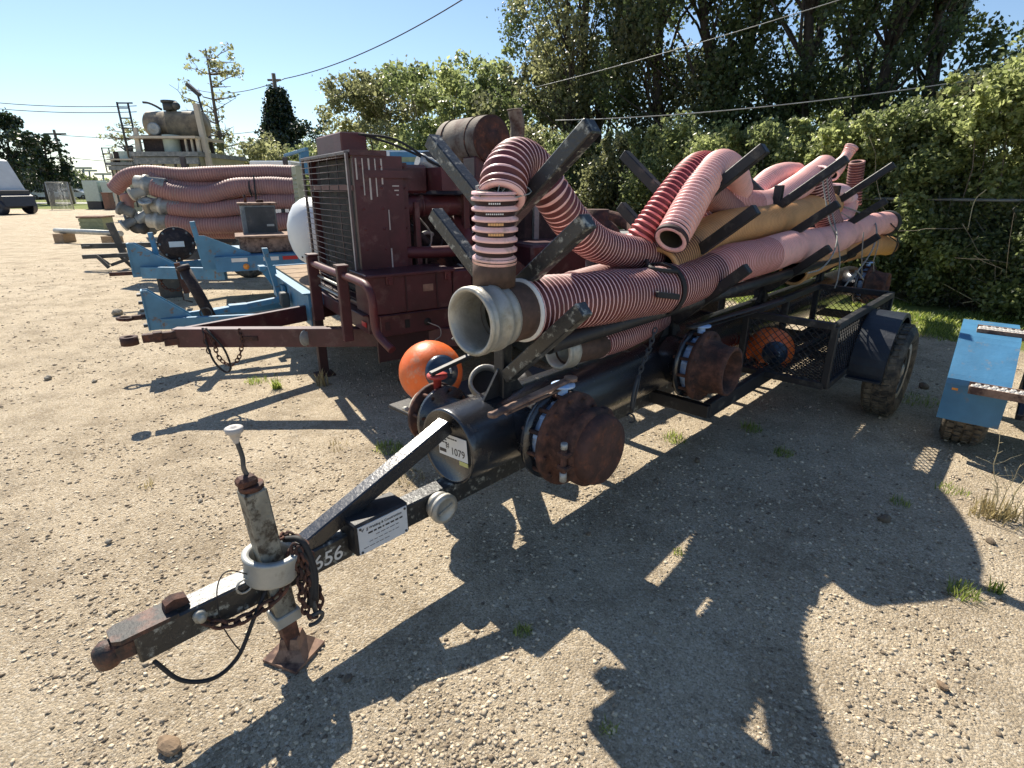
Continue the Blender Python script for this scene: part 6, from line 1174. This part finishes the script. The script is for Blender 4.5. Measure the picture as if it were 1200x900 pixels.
c = far(540, 205, 9); mb = MB(Frame(c.x, c.y, 86)); F = mb.F; wc = thing('white_canopy', 'pale hood on posts left of the rusty muffler', 'hood', F); P_ = pm(wc, F); P_('hood', 'tarp_white', lambda b: b.box((-.1, .3, 1.86), (1.3, .8, .12), bev=.02)); P_('post', 'white_tank', lambda b: [b.box((x, 0, .92), (.06, .06, 1.8)) for x in (-.62, -.2, .45)]); P_('unit', 'engine_dark', lambda b: b.box((-.35, .3, 1.2), (.5, .5, 1.1), bev=.03))
c = far(348, 200, 8.6); F = Frame(c.x, c.y, 60); gl = thing('tan_louvre_panel', 'tall tan louvred panel squeezed between the faded hoses and the maroon radiator', 'panel', F); P_ = pm(gl, F); P_('panel', 'panel_olive', lambda b: b.box((0, 0, 1.25), (.10, .36, 1.3), bev=.01)); P_('blue_frame', 'blue_paint', lambda b: (b.box((.1, -.12, 1.95), (.12, .14, .32)), b.beam((0, .9, 2.08), (0, -.9, 2.08), .04, .04)))
for k in range(18): P_('slat', 'crate_green', lambda b: b.box((-.055, 0, .72 + .062 * k), (.012, .30, .016)))
P_('post', 'dark_steel', lambda b: b.box((.1, 0, .6), (.06, .3, 1.2)))
c = far(324, 196, 16); F = Frame(c.x, c.y, 90); mb = MB(F); mb.box((0, 0, far(324, 189, 16).z / 2), (1.1, .8, far(324, 189, 16).z), bev=.03); ob = mb.build('white_box', 'white_tank'); tag(ob, 'white box top showing above the right end of the faded hoses', 'box')
# ------------------------------------------------------------------ blue trailer at the right edge
RF = Frame(2.789, 3.229, 40); rt = thing('blue_step_trailer', 'bright blue trailer fender with perforated steel steps, cut by the right edge', 'trailer', RF, (.6, -.9, 0)); P_ = pm(rt, RF)
y0, y1 = .05, -.25
def sheet(b, pts, th=.006):
    for (a, c) in zip(pts, pts[1:]):
        b.beam(Vector((a[0], (y0 + y1) / 2, a[1])), Vector((c[0], (y0 + y1) / 2, c[1])), y0 - y1, th, bev=0)
prof = [(-.10, .235), (-.117, .47), (-.112, .50), (-.085, .523), (.0, .585), (.09, .645), (.15, .685), (.20, .708), (.27, .72), (.72, .72), (.80, .70), (1.02, .5), (1.03, .25)]
P_('fender', 'blue_paint', lambda b: (sheet(b, prof), b.prism([Vector((x, y0 - .003, z)) for x, z in prof] + [Vector((.98, y0 - .003, .25)), Vector((.97, y0 - .003, .48)), Vector((.74, y0 - .003, .64)), Vector((.25, y0 - .003, .64)), Vector((-.03, y0 - .003, .47)), Vector((-.04, y0 - .003, .235))], (0, 1, 0), .007)))
def step(name, c, lx, ly):
    st_ = P_(name, 'rust_plate', lambda b: (b.box(c + Vector((0, 0, -.022)), (lx, ly, .006)), b.box(c + Vector((-lx / 2, 0, -.02)), (.008, ly, .045)), b.box(c + Vector((lx / 2, 0, -.02)), (.008, ly, .045))))
    nx_, ny_ = max(3, int(lx / .028)), int(ly / .040)
    P_('step_tooth', 'chip_white', lambda b: [b.lathe(c + Vector((-lx / 2 + lx * (i + .5) / nx_, -ly / 2 + ly * (j + .5 + .5 * (i % 2)) / (ny_ + .5), -.018)), (0, 0, 1), [(0, .017), (.018, .013), (.018, .008), (.0, .008)], 8) for i in range(nx_) for j in range(ny_)], st_, kind='stuff')
step('step_plate', Vector((-.17, -.27, .50)), .11, .42); step('step_plate', Vector((.36, -.24, .745)), .15, .42)
P_('marker_lamp', 'amber_lens', lambda b: (b.box((-.118, -.0, .44), (.006, .03, .014)),)); P_('side_body', 'blue_paint', lambda b: (b.box((.9, -.62, .52), (2.2, .08, .30)), b.box((.15, -.38, .70), (.12, .10, .16)), b.box((.7, -1.2, .42), (2.2, 1.2, .10)), b.beam((-.1, -.5, .40), (1.2, -.5, .40), .05, .08)))
P_('rusty_hinge', 'rust_plate', lambda b: b.box((.10, -.42, .66), (.10, .12, .05))); P_('strut', 'truck_dark', lambda b: (b.beam((.0, -.33, .30), (.45, -.33, .68), .03, .06), b.box((.35, -.36, .42), (.6, .04, .3))))
def ty(b):
    b.lathe((.27, -.10, .33), (0, 1, 0), [(-.09, .2), (-.115, .25), (-.115, .30), (-.09, .33), (.09, .33), (.115, .30), (.115, .25), (.09, .2)], 44)
    for k in range(40):
        t = 2 * math.pi * k / 40
        for off in (-.07, -.024, .024, .07): b.box(Vector((.27 + math.cos(t + off * 2) * .332, -.10 + off, .33 + math.sin(t + off * 2) * .332)), (.014, .034, .032), Matrix.Rotation(-t, 3, 'Y'))
wt = P_('tyre', 'tyre', ty); P_('rim', 'steel_grey', lambda b: b.lathe((.27, -.10, .33), (0, 1, 0), [(.06, .205), (.04, .19), (.0, .1), (.03, .05), (.03, 0)], 26), wt)
